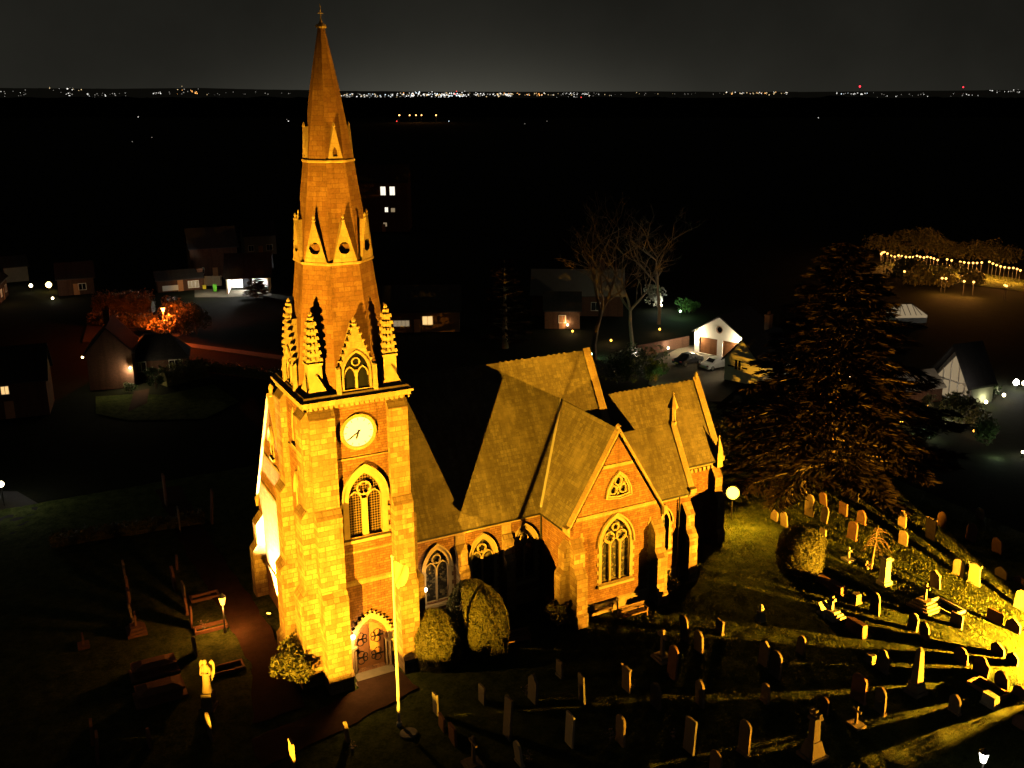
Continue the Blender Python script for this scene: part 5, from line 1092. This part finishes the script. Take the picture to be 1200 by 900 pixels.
# ---- long house behind the bare tree
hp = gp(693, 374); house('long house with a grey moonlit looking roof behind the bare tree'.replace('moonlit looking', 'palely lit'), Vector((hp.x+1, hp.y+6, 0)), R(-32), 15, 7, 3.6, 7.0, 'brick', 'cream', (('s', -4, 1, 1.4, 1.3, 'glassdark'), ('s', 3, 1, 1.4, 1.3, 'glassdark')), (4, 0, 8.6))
hp = gp(674, 387); house('cottage gable lit orange by two lamps left of the bare tree', Vector((hp.x, hp.y+4, 0)), R(-30), 5.5, 5, 3.0, 5.2, 'brick', 'slate', (('s', 0, 1, 1.0, 1.1, 'glassdark'),))
point('roof_fill_light', tuple(hp+Vector((9, -4, 9))), 70, (.9, 1, .9), .5)  # added fill hanging in the air to brighten the long house roof
hp = gp(505, 392); house('dark cottage with two lit paned windows behind the nave roof', Vector((hp.x, hp.y+5, 0)), R(-25), 13, 6, 3.4, 6.6, 'brick', 'slate', (('s', -2.4, 1.0, 2.4, .9, DIMW), ('s', 1.6, 1.2, 1.5, 1.3, WIN)))
hp = gp(462, 272); house('tall distant block with white lit windows right of the spire', Vector((hp.x, hp.y+6, 0)), R(-28), 13, 9, 13, 17, 'brick', 'slate', (('s', .2, 9.6, 1.3, 2.2, WINW), ('s', 2.6, 9.6, 1.3, 2.2, WINW), ('s', 2.6, 5.2, 1.0, 1.0, DIMW), ('s', .9, 5.2, .8, 1.2, WINW), ('s', .4, 1.4, .9, 1.0, DIMW)))
# ---- west side: road, red street lamp, lodges
rd = [gp(u, v) for u, v in ((345, 424), (214, 406), (190, 394), (104, 374), (96, 400), (150, 404), (200, 424), (350, 446))]; sheet('road', [(p.x, p.y) for p in rd], -.055, 'road')
pv = [gp(u, v) for u, v in ((345, 419), (216, 402), (214, 406), (345, 424))]; k = MB(); k.prism([(p.x, p.y, -.06) for p in pv], (0, 0, .12)); tag(k.build('pavement', 'concrete'), kind='structure')
lp_ = gp(194, 393); lamp_post('street_lamp', 'red glowing street lamp standing by the road left of the spire', lp_, ht(lp_, 361), GLOWR, 7500, (1, .12, .012), 'street lamp', r=.3)
for (u, v, r_, h, n, lab) in ((183, 392, 1.6, 2.4, 900, 'red lit bush left of the street lamp post'), (204, 380, 2.4, 4.4, 1100, 'red lit bush behind the street lamp'), (212, 392, 2.6, 2.6, 900, 'low red lit bush just right of the street lamp'), (231, 392, 2.6, 5.0, 1500, 'tall red lit tree like bush right of the street lamp')): shrub(lab, gp(u, v), r_, h, n, 'laurel', .22, group='bushes around the red street lamp')
def hedge(label, a, c_, h, w, n, m='laurel', leaf=.2):
    t_ = thing('hedge', label, 'hedge', (a.x, a.y, 0)); d_ = c_-a; L = d_.length; d_.normalize(); nn_ = Vector((-d_.y, d_.x, 0)); b = MB(); cols = []
    k_ = max(6, int(L/1.2)); rows = []
    for i in range(k_+1):
        p = d_*(L*i/k_); hh = h*random.uniform(.5, .85); w1 = w*random.uniform(.3, .5); rows.append([p-nn_*w1, p-nn_*w1+Vector((0, 0, hh*.6)), p-nn_*w*.15+Vector((0, 0, hh)), p+nn_*w*.15+Vector((0, 0, hh)), p+nn_*w1+Vector((0, 0, hh*.6)), p+nn_*w1])
    for r0, r1 in zip(rows, rows[1:]): b.hull([p_*1 for p_ in r0], r1)
    b.build('foliage_core', m, t_); lf = MB(); lf.leaves([d_*(L*random.random())+nn_*random.uniform(-.58, .58)*w+Vector((0, 0, h*random.uniform(.1, 1.0)*random.uniform(.7, 1.15))) for _ in range(n)], leaf); lf.build('leaves', m, t_, recalc=False); return t_
hedge('red lit hedge along the far side of the road', gp(106, 380), gp(182, 384), 2.0, 1.8, 3600); hedge('upper red lit hedge on the bank behind the road', gp(112, 366), gp(180, 366), 3.4, 2.6, 4200)
hedge('dark hedge bordering the road below the red pavement', gp(222, 432), gp(330, 446), 1.4, 1.2, 1400, 'yew')
l0, l1 = gp(106, 458), gp(158, 454); ld = l1-l0; lL = ld.length; ld.normalize()
ln_ = Vector((-ld.y, ld.x, 0)); lc = (l0+l1)/2+ln_*3.6
hel = ht(l0, 414); house('brick gate lodge with a steep dark gable and a lit corner lamp', lc, math.atan2(ld.y, ld.x)+math.pi/2, 7.2, lL, hel, ht((l0+l1)/2, 384)*.98, 'brick', 'slate', (), (1.5, .4, hel+4.2))
hq = gp(190, 446); house('dark hipped roof lodge between the lamp and the road', Vector((hq.x+.5, hq.y+4, 0)), R(-12), 7, 5, 2.6, 5.0, 'brick', 'slate', (), None, hip=2.0)
q = l1-ld*.25-ln_*.36; wall_lantern('lit lamp on the right corner of the brick gate lodge', (q.x, q.y, ht(l1, 430)), (-ln_.x, -ln_.y, 0), 420, (1, .78, .45), emit('lodge_lamp', (1, .72, .25), 14))
q = l0-ld*.9+ln_*3; wall_lantern('lit lamp at the left side of the brick gate lodge', (q.x, q.y, 3.6), (-1, 0, 0), 60, (1, .8, .45), emit('lodge_lamp_two', (1, .75, .3), 14))
shrub('green shrub lit beside the lodge lamp', gp(183, 456), 1.1, 3.2, 900, 'garden', .16); shrub('low bush under the lodge wall lamp', gp(152, 459), .8, 1.1, 400, 'garden', .12); hedge('dark clipped hedge right of the lodge shrub', gp(192, 452), gp(240, 440), 2.4, 2.2, 1500, 'yew')
pa = [gp(u, v) for u, v in ((157, 458), (175, 455), (172, 472), (150, 482))]; sheet('lodge_path', [(p.x, p.y) for p in pa], -.05, 'path'); pa = [gp(u, v) for u, v in ((112, 464), (157, 461), (190, 462), (250, 450), (280, 470), (240, 490), (150, 492), (112, 484))]; sheet('lodge_lawn', [(p.x, p.y) for p in pa], -.07, 'lawn')
# ---- open white store beyond the road, with bins
s0, s1 = gp(266, 345), gp(316, 343); sd = s1-s0; sL = sd.length; sd.normalize(); sn = Vector((-sd.y, sd.x, 0)); sh = ht(s0, 327); sm = (s0+s1)/2
bt = thing('open_store', 'open fronted store with brightly lit white walls under a long dark roof', 'outbuilding', (sm.x, sm.y, 0), math.atan2(sd.y, sd.x)); hl = sL/2
for x in (-hl, hl-.25): b = MB(); b.box(x, 0, 0, x+.25, 6, sh); b.build('wall', 'white', bt)
b = MB(); b.box(-hl, 6, 0, hl, 6.25, sh); b.build('wall', 'white', bt); b = MB(); b.box(-hl*.35, 5.9, .05, hl*.1, 5.98, 2.2); b.build('door', 'glassdark', bt); b = MB(); b.box(hl*.35-.15, .1, 0, hl*.35+.15, .4, sh); b.build('post', 'white', bt)
b = MB(); b.prism([(-hl-.4, -.5, sh), (hl+.6, -.5, sh), (hl+.6, 4.5, sh+3.8), (-hl-.4, 4.5, sh+3.8)], (0, 0, .2)); b.prism([(-hl-.4, 9.5, sh), (hl+.6, 9.5, sh), (hl+.6, 4.5, sh+3.8), (-hl-.4, 4.5, sh+3.8)], (0, 0, .2)); b.build('roof', 'slate', bt)
b = MB(); b.box(-.8, 3.0, sh-.12, .8, 3.2, sh-.04); b.build('strip_light', emit('strip_light', (1, 1, .95), 8), bt)
q = sm+sn*2.6; point('store_light', (q.x, q.y, sh-.5), 2600, (1, .98, .92), .3)
tri_p = sm+sd*(hl*.42)-sn*3.5; conifer('dark pointed bush silhouetted against the lit white store', tri_p, 3.0, 1.5, 3, 24, 70, 'conifer_shrub')
hb = gp(250, 330); house('brick house wall with a fence below, left of the white store', Vector((hb.x+1.5, hb.y+7, 0)), R(-4), 9, 6, 6.2, 9.5, 'brick', 'slate', ())
fl = MB(); f0, f1 = gp(243, 338), gp(264, 338); fd = f1-f0; fL = fd.length; fd.normalize(); fr = frame(f0+Vector((0, 3, 0)), fd, (fd.y, -fd.x, 0))
ft = thing('garden_fence', 'pale board fence below the brick house wall', 'fence', tuple(f0+Vector((0, 3, 0))), math.atan2(fd.y, fd.x))
for i in range(int(fL/.2)): fl.box(i*.2, 0, 0, i*.2+.17, .03, 1.9)
fl.build('boards', 'fence', ft); [(lambda b: (b.box(x, .04, 0, x+.1, .14, 2.0), b.build('post', 'fence', ft)))(MB()) for x in (0, fL/2, fL-.1)]
def wheelie(label, u, v, m, h=1.1):
    p = gp(u, v); t_ = thing('wheelie_bin', label, 'bin', (p.x, p.y, 0), group='wheelie bins by the open store'); b = MB(); b.box(-.27, -.3, .1, .27, .3, h, top=1.12); b.build('body', m, t_); b = MB(); b.box(-.33, -.38, h, .33, .36, h+.08, top=.9); b.build('lid', m, t_)
    for x in (-.28, .22): b = MB(); b.tube((x, .28, .12), (x+.06, .28, .12), .12, n=12); b.build('wheel', 'tyre', t_)
wheelie('bright green wheelie bin by the pale fence', 252, 342, 'green_bin', 1.35); wheelie('yellow bin at the foot of the orange brick pier', 239.5, 339, 'yellow_bin', .7)
pb = gp(236, 338); b = MB(); b.box(-.5, 0, 0, .5, .9, 3.6); b.box(-.6, -.1, 3.6, .6, 1.0, 3.8); tag(b.build('brick_pier', 'brick', loc=(pb.x, pb.y, 0)), 'orange brick pier beside the yellow bin', 'pier')
hb = gp(214, 342); house('low lean-to shed with dark roof left of the brick pier', Vector((hb.x, hb.y+3, 0)), R(-3), 8.0, 4, 2.3, 3.5, 'brick', 'slate', (('s', 2.3, .5, 1.8, 1.2, DIMW), ('s', -1.8, .3, 2.6, .8, 'white')), name='shed')
point('yard_light', tuple(gp(248, 346)+Vector((0, 0, 3.4))), 700, (1, .92, .75), .25); point('shed_light', tuple(gp(232, 346)+Vector((0, 0, 2.2))), 70, (1, .75, .45), .2)
sl = [gp(u, v) for u, v in ((228, 348), (264, 348), (318, 346), (318, 340), (228, 338))]; sheet('yard', [(p.x, p.y) for p in sl], -.05, 'drive')
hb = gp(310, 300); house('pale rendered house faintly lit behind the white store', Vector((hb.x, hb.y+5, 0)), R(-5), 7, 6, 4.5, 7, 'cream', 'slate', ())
# ---- far left houses
hb = gp(2, 354); house('brick house lit warm at the left edge of the picture', Vector((hb.x-2.4, hb.y+3, 0)), R(80), 8, 6, 3.6, 6, 'brick', 'slate', ()); point('left_house_light', tuple(gp(12, 356)+Vector((0, 0, 2.5))), 120, (1, .6, .28), .2)
hb = gp(19, 331); house('small white gable house behind the warm brick one', Vector((hb.x, hb.y+3, 0)), R(5), 4.2, 4.5, 3.0, 4.6, 'cream', 'slate', ()); point('left_gable_fill', tuple(gp(19, 336)+Vector((0, 0, 2.4))), 60, (1, .75, .5), .2)  # fill light added to brighten the gable, without a fixture
hb = gp(92, 346); house('house with a dimly lit orange front above the lodge', Vector((hb.x, hb.y+3, 0)), R(-4), 6, 5, 3.2, 5.5, 'brick', 'slate', (('s', 1, .9, 1.2, 1.1, 'glassdark'),)); point('orange_front_light', tuple(gp(88, 350)+Vector((0, 0, 2.2))), 55, (1, .55, .2), .2)
garden_lamp('white lamp between the far left houses', 37, 341, 334, 30, WARM, GLOWW, .3); garden_lamp('large yellow lamp right of the far left houses', 58, 341, 333, 160, (1, .75, .35), emit('yellow_lamp', (1, .7, .2), 14), .5); garden_lamp('small lamp low in front of the far left houses', 62, 352, 349, 20, (1, .95, .85), GLOWW, .2)
hb = gp(24, 492); house('dark house with one lit window at the left edge', Vector((hb.x-.5, hb.y+4, 0)), R(-8), 8, 6, 4.4, 7.5, 'brick', 'slate', (('s', -.2, 2.9, .75, .9, WIN),), (-1, .2, 9)); garden_lamp('small porch lamp below the single lit window', 29, 484, 477, 6, WARM, GLOWW, .14)
garden_lamp('white street light shining on wet ground at the far left', 5, 592, 566, 110, (1, .96, .88), GLOWW, .24)
pa = [gp(u, v) for u, v in ((-60, 575), (20, 575), (46, 590), (30, 625), (-60, 660))]; sheet('side_road', [(p.x, p.y) for p in pa], -.055, 'road')
hedge('low dark hedge bounding the west lawn of the churchyard', gp(60, 640), gp(240, 612), 1.1, .9, 1500, 'yew')
# ---- right: modern glazed gable, conservatory, lamps
pa0, pa1 = gp(1088, 474), gp(1112, 470)
at_ = thing('glazed_house', 'modern house with a tall steep glazed gable glowing in the dark', 'house', (pa1.x+.8, pa1.y+.5, 0), R(-95))
b = MB(); b.hull([(-3, 0, 0), (3, 0, 0), (3, 0, 2.3), (.4, 0, 6.4), (-3, 0, 2.3)], [(-3, 3.5, 0), (3, 3.5, 0), (3, 3.5, 2.3), (.4, 3.5, 6.4), (-3, 3.5, 2.3)]); b.build('wall', 'cream', at_)
b = MB(); b.prism([(-3.3, -.9, 2.1), (-3.3, 3.8, 2.1), (.4, 3.8, 6.7), (.4, -.9, 6.7)], (0, 0, .25)); b.prism([(3.3, -.9, 2.1), (3.3, 3.8, 2.1), (.4, 3.8, 6.7), (.4, -.9, 6.7)], (0, 0, .25)); b.build('roof', 'slate', at_)
fr = frame((0, 0, 0), (1, 0, 0), (0, -1, 0)); b = MB(); b.poly([fr(x, z, .04) for x, z in ((-2.4, .2), (2.5, .2), (2.5, 2.4), (.4, 5.6), (-2.4, 2.3))]); wo_ = b.build('window', DIMW, at_); b = MB()
for x, z in ((-2.4, 2.3), (-1.3, 3.6), (-.2, 4.9), (1.0, 4.7), (2.0, 3.2)): b.hull([fr(x-.06, .2, .045), fr(x+.06, .2, .045), fr(x+.06, .2, .15), fr(x-.06, .2, .15)], [fr(x-.06, z, .045), fr(x+.06, z, .045), fr(x+.06, z, .15), fr(x-.06, z, .15)])
b.hull([fr(-2.4, 2.25, .045), fr(2.5, 2.25, .045), fr(2.5, 2.25, .16), fr(-2.4, 2.25, .16)], [fr(-2.4, 2.4, .045), fr(2.5, 2.4, .045), fr(2.5, 2.4, .16), fr(-2.4, 2.4, .16)]); b.build('frame', 'white', wo_)
lw_ = gp(1094, 474); house('low pinkish wing joined to the glazed gable house', Vector((lw_.x, lw_.y+3.2, 0)), R(-12), 5, 4.4, 1.8, 3.2, 'brick', 'concrete'); point('wing_light', tuple(lw_+Vector((-.5, -2.2, 4.5))), 110, (1, .75, .55), .2)
point('gable_light', tuple(pa1+Vector((-1.5, -4, 3.5))), 130, (1, .9, .75), .2)
cn = gp(1078, 380); ct = thing('conservatory', 'glass roofed conservatory glowing softly beyond the cedar', 'conservatory', (cn.x, cn.y+3, 0), R(-25)); b = MB(); b.box(-2.7, -2, 0, 2.7, 2, .9); b.build('wall', 'white', ct); b = MB(); b.box(-2.7, -2, .9, 2.7, 2, 1.3); b.add([(-2.7, -2, 1.302), (2.7, -2, 1.302), (2.7, 2, 1.302), (-2.7, 2, 1.302), (-1, 0, 2.7), (1, 0, 2.7)], [(0, 1, 5, 4), (2, 3, 4, 5), (1, 2, 5), (3, 0, 4)]); cg_ = b.build('glass_roof', DIMW, ct); b = MB()
for x in np.linspace(-2.7, 2.7, 7):
    t0 = max(-1, min(1, x)); 
    for sg in (-1, 1): b.tube((x, sg*2, 1.32), (t0, 0, 2.73), .06, n=4)
for x in (-2.7, 2.7):
    for y in (-1, 0, 1): b.tube((x, y, 1.32), (math.copysign(1, x), 0, 2.73), .05, n=4)
b.tube((-1, 0, 2.75), (1, 0, 2.75), .07, n=4); b.build('glazing_bars', 'iron', cg_)
WH = (1, .96, .88)
garden_lamp('very bright white garden light at the right edge', 1190, 456, 447, 420, WH, emit('bright_white_lamp', (1, .97, .9), 60), .34); garden_lamp('second bright white light right at the picture edge', 1199, 456, 448, 160, WH, GLOWW, .25); garden_lamp('warm light left of the bright white garden light', 1176, 467, 462, 120, (1, .8, .55), GLOWW, .2)
garden_lamp('yellowish path light below the bright garden lights', 1155, 475, 470, 80, (.95, 1, .5), GLOWW, .2); garden_lamp('orange lamp at the foot of the cedar on the right', 1056, 498, 493, 60, WARM, GLOWO, .17); garden_lamp('pale light among shrubs below the glazed gable', 1086, 513, 509, 60, (.85, 1, .7), GLOWW, .14)
garden_lamp('pair lamp left one in the shrubs right of the glazed gable', 1107, 503, 498, 8, WH, GLOWW, .1); garden_lamp('pair lamp right one in the shrubs right of the glazed gable', 1117, 502, 498, 8, WH, GLOWW, .1); garden_lamp('small pinkish lamp left of the green lit shrub', 1141, 509, 504, 20, (1, .6, .4), GLOWO, .12); garden_lamp('white light at the bottom of the green lit shrub at right', 1198, 534, 530, 40, WH, GLOWW, .14)
garden_lamp('lamp lighting the tree at the left corner of the glazed house', 1086, 479, 474, 50, WARM, GLOWO, .12); garden_lamp('white lamp glinting through the cedar branches', 995, 448, 440, 25, WH, GLOWW, .16)
shrub('green shrub lit white on the right hand slope', gp(1158, 521), 1.6, 2.8, 1300, 'garden', .17); shrub('small shrub lit green beside the pale light', gp(1083, 515), 1.3, 1.5, 700, 'garden', .14); shrub('yellow green hedge bush by the bright garden lights', gp(1166, 470)+Vector((0, 1.2, 0)), 1.6, 1.8, 900, 'garden', .17); shrub('shrub lit orange at the corner of the glazed house', gp(1085, 480), .9, 2.0, 500, 'laurel', .14)
shrub('dark tree like bush in front of the glazed gable', gp(1124, 500), 3.0, 3.6, 2400, 'yew', .2); point('green_shrub_light', tuple(gp(1160, 530)+Vector((-.5, -1.2, .5))), 70, (.75, 1, .65), .15)
# roof lights seen through the cedar
ph = gp(1047, 474); house('dark house with pale roof windows right of the cedar', Vector((ph.x, ph.y+3, 0)), R(35), 7, 5, 2.4, 4.8, 'brick', 'slate', (('s', -2, 1.2, .7, .7, WINW), ('s', -.6, 1.2, .9, .7, DIMW), ('s', .9, 1.1, .7, .7, DIMW)))
# ---- festoon of lamps along the drive far right
bulbs = [(205, 155), (196, 165), (218, 152), (240, 162), (265, 178), (292, 184), (318, 175), (342, 180), (370, 185), (397, 187), (422, 187), (448, 178), (470, 185), (497, 190), (520, 185), (545, 190), (567, 197), (593, 207), (660, 203), (692, 210), (752, 220), (780, 224), (812, 228), (842, 228), (870, 228), (903, 225), (957, 220), (982, 232), (1008, 243), (1036, 252), (1064, 258), (1095, 263), (1125, 263), (1152, 270), (1175, 280)]
low = [(625, 335), (652, 337), (780, 357), (847, 362), (1078, 390), (1066, 384), (360, 288)]
FG = emit('festoon_glow', (1, .5, .10), 5); proto = None
def copy_tree(o, parent=None):
    c_ = o.copy(); COL.objects.link(c_)
    if parent: c_.parent = parent
    for ch in list(o.children): copy_tree(ch, c_)
    return c_
for i, (zx, zy) in enumerate(bulbs+low):
    p = gp(1000+zx/6, 270+zy/6, 2.6); p.z = 0
    if proto is None:
        proto = thing('festoon_lamp', 'warm bulb on a stake in the row of lamps curving along the far drive', 'lamp', (p.x, p.y, -.1), group='lamps strung along the far drive')
        b = MB(); b.tube((0, 0, 0), (0, 0, 2.55), .05, .04, 6); b.build('post', 'iron', proto); b = MB(); b.lathe((0, 0, 2.5), [(.08, 0), (.20, .1), (.22, .22), (.1, .34)], 8); b.build('bulb', FG, proto); o = proto
    else: o = copy_tree(proto); o.location = (p.x, p.y, -.1)
    if i >= len(bulbs): o['label'] = 'warm bulb on a stake below the main curving row of lamps'; o['group'] = 'lower lamps below the far drive'
for zx, zy in ((215, 160), (330, 180), (430, 188), (540, 196), (680, 212), (810, 232), (880, 230), (1000, 248), (1120, 270), (640, 345), (810, 362)):
    p = gp(1000+zx/6, 270+zy/6, 2.6); point('festoon_light', (p.x-.8, p.y-.8, 2.2), 2000, (1, .36, .06), .4)
pa = [gp(u, v) for u, v in ((1030, 306), (1100, 312), (1205, 328), (1205, 342), (1130, 332), (1060, 318))]; sheet('far_lawn', [(p.x, p.y) for p in pa], -.06, 'lawn')
for i, (u, v, r_, h) in enumerate(((1040, 300, 3.5, 5.5), (1056, 301, 3, 4), (1075, 300, 4, 8), (1096, 303, 4, 9), (1112, 304, 3.5, 6), (1134, 306, 3.5, 5), (1160, 309, 3.5, 6), (1185, 313, 3.5, 5))):
    shrub(('rounded tree', 'squat bush', 'tall loose tree', 'tallest tree', 'spreading tree', 'low tree', 'bushy tree', 'small tree')[i]+' lit orange behind the curving row of lamps, number %d from the left' % (i+1) if False else ('rounded orange lit tree at the left end of the lamp row', 'squat orange lit bush second from the left behind the lamp row', 'tall loose tree behind the left part of the lamp row', 'tallest tree behind the middle of the lamp row', 'spreading tree just right of the tallest one behind the lamp row', 'low tree behind the gap in the lamp row', 'bushy tree behind the right part of the lamp row', 'small tree at the right end of the lamp row')[i], gp(u, v)+Vector((2, 4, 0)), r_, h*.7, 1300, 'laurel', .3, 'tree', 'roadside_tree', 'trees behind the far lamp row')
for (u, v, r_, h, lab) in ((1062, 322, 4.5, 2.6, 'dark round tree below the left part of the lamp row'), (1142, 331, 2.6, 1.8, 'dark round bush on the lit far lawn'), (1090, 332, 5, 2.6, 'wide dark tree in front of the lit far lawn')): shrub(lab, gp(u, v), r_, h, 1800, 'yew', .34, 'tree', 'dark_tree')
# ================================================================== FAR LAND
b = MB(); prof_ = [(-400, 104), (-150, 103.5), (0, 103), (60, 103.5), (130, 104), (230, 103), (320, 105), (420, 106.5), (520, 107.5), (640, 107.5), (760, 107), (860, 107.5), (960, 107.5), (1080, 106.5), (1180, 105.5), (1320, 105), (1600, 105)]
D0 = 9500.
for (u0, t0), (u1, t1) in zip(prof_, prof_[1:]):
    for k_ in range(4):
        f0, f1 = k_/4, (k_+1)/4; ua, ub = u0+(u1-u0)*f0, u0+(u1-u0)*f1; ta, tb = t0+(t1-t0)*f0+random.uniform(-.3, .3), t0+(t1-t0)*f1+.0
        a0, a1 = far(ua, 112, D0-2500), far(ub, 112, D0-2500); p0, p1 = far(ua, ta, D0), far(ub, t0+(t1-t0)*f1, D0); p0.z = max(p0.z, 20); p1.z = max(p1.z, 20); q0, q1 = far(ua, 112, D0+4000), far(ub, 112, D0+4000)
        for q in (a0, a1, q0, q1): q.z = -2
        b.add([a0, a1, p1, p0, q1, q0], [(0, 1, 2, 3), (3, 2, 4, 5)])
tag(b.build('far_hills', plain('haze_tinted_hills', (.42, .40, .36), 1, 0, .15, .002, bm=0)), kind='structure')  # haze over the hills is put into this pale base colour
# woodland between the village and the town: a rough canopy
b = MB(); nu, nd = 150, 26
for j in range(nd+1):
    dist = 1500*(5500/1500)**(j/nd)
    for i in range(nu+1):
        u = -250+i*1700/nu; p = far(u, CH, dist); z = max(0, 6+5*math.sin(i*.9+j*1.7)*math.sin(i*.37-j*.8)+random.gauss(0, 3.2))+(3 if j > 15 else 0)
        b.v.append((p.x+random.gauss(0, 14), p.y+random.gauss(0, 14), -1 if j in (0, nd) or i in (0, nu) else z))
b.f = [(j*(nu+1)+i, j*(nu+1)+i+1, (j+1)*(nu+1)+i+1, (j+1)*(nu+1)+i) for j in range(nd) for i in range(nu)]; b.mi = [0]*len(b.f)
tag(b.build('woodland', plain('dark_woodland', (.012, .013, .008), 1, 0, .3, .02, bm=0)), 'dark woodland canopy stretching from the village to the town', 'woodland', kind='stuff')
# distant town: countless lights on the horizon
mats_ = [emit('town_white', (1, .97, .9), 1.5), emit('town_cool', (.75, .9, 1), 1.9), emit('town_warm', (1, .72, .36), 1.3), emit('town_orange', (1, .42, .10), 2.4), emit('town_red', (1, .06, .05), 3.0), emit('town_dim', (1, .92, .8), .35)]
b = MB(); rt2 = random.Random(21)
def townlight(u, v, k_, size=.6, dist=6500.):
    p = far(u, v, dist); s_ = size*dist/CF*1.0; b.k = k_; b.add([p+Vector(o_)*s_ for o_ in ((1, 0, 0), (-1, 0, 0), (0, 1, 0), (0, -1, 0), (0, 0, .8), (0, 0, -.8))], [(0, 2, 4), (2, 1, 4), (1, 3, 4), (3, 0, 4), (2, 0, 5), (1, 2, 5), (3, 1, 5), (0, 3, 5)])
for (u0, u1, v0, v1, n, ks, sz) in ((0, 30, 104, 113, 12, (0, 5, 5), .6), (55, 100, 102, 108, 14, (0, 5, 2), .6), (75, 150, 108, 114, 26, (0, 5, 5), .7), (170, 200, 107, 111, 10, (0, 5), .8), (205, 245, 103, 112, 16, (5, 2, 3), .7), (250, 350, 107, 112, 14, (5,), .6), (170, 260, 116, 122, 12, (5, 0), .6),
    (400, 480, 109, 115, 90, (0, 0, 5, 2, 1), .75), (480, 545, 108, 114, 110, (0, 0, 1, 0, 2), .95), (545, 600, 109, 113, 60, (0, 0, 2, 5), .85), (580, 640, 109, 112, 40, (2, 3, 0), .8), (640, 720, 109, 113, 26, (5, 0, 2), .6), (650, 680, 112, 117, 8, (5, 0), .6), (660, 702, 108.5, 111.5, 24, (0, 0, 5), .8), (720, 850, 108.5, 111, 20, (5, 5, 2), .5), (850, 925, 107.5, 110.5, 46, (2, 2, 3, 0), .75), (980, 1018, 108.5, 110.5, 18, (1, 0, 0), .8), (1018, 1090, 108, 114, 16, (5, 0), .6), (1110, 1150, 109, 114, 12, (5, 0), .6), (1160, 1200, 105, 108.5, 16, (0, 5), .75)):
    for _ in range(n): townlight(rt2.uniform(u0, u1), rt2.gauss((v0+v1)/2, (v1-v0)/4), rt2.choice(ks), sz*rt2.uniform(.35, 1.15))
for (u, v, k_, s_) in ((79, 104, 0, 1.7), (81, 112, 0, 1.0), (238, 118, 1, 1.9), (229, 109, 3, 1.6), (231, 109.5, 3, 1.2), (14, 119, 0, 1.5), (18, 119, 0, 1.3), (162, 137, 0, 1.0), (338, 142, 0, 1.2), (336, 140, 5, .8), (533, 110, 4, 1.6), (535, 107, 4, 1.1), (473, 109, 3, 1.2), (484, 110, 3, 1.2), (681, 114, 4, 1.2), (986, 110, 1, 1.5), (959, 138, 0, 1.0), (615, 145, 5, .9), (641, 142, 5, .8), (526, 142, 1, 1.0), (1050, 113, 0, 1.1), (1152, 115, 0, 1.3), (155, 166, 5, .9), (178, 161, 5, .9), (465, 142, 4, 1.2)):
    townlight(u, v, k_, s_*.62, 6500. if v < 116 else max(380., 35.5*CF/(v-CH)*.97))
tag(b.build('distant_town_lights', mats_), 'glittering band of town lights along the horizon', 'town lights', kind='stuff')
def mast(label, u, vt, v0, dist=6300.):
    p = far(u, v0, dist); top = far(u, vt, dist).z; t_ = thing('radio_mast', label, 'mast', (p.x, p.y, 0)); b = MB(); b.tube((0, 0, 0), (0, 0, top), 2.0, .8, 6); b.build('mast', 'iron', t_); b = MB(); b.lathe((0, 0, top), [(2, 0), (5.5, 4), (5.5, 8), (1, 12)], 8); b.build('beacon', emit('red_beacon', (1, .03, .05), 3.5), t_)
mast('tall mast with a bright red beacon on the right horizon', 1007, 102.5, 110); mast('farther mast with a small red beacon near the right edge of the horizon', 1128, 103, 110, 8200.)
for i, (u, lab) in enumerate(((468, 'brightest orange street lamp at the left of five on the far estate road'), (480, 'second orange street lamp from the left on the far estate road'), (487.5, 'middle orange street lamp of five on the far estate road'), (494, 'fourth orange street lamp from the left on the far estate road'), (511, 'lone orange street lamp at the right of five on the far estate road'))):
    p = far(u, 135.5, 1270.); t_ = thing('far_street_lamp', lab, 'street lamp', (p.x, p.y, 0), group='street lamps on the far estate road'); b = MB(); b.tube((0, 0, 0), (0, 0, p.z), .25, .18, 6); b.build('post', 'iron', t_); b = MB(); b.lathe((0, 0, p.z-.3), [(.4, 0), (1.5 if i == 0 else 1.0, .7), (.4, 1.6)], 8); b.build('lamp_glass', emit('far_orange_lamp', (1, .48, .14), 5), t_)
    if i % 2 == 0: point('far_lamp_light', (p.x, p.y-1.2, p.z+.5), 2600, (1, .4, .1), .5)
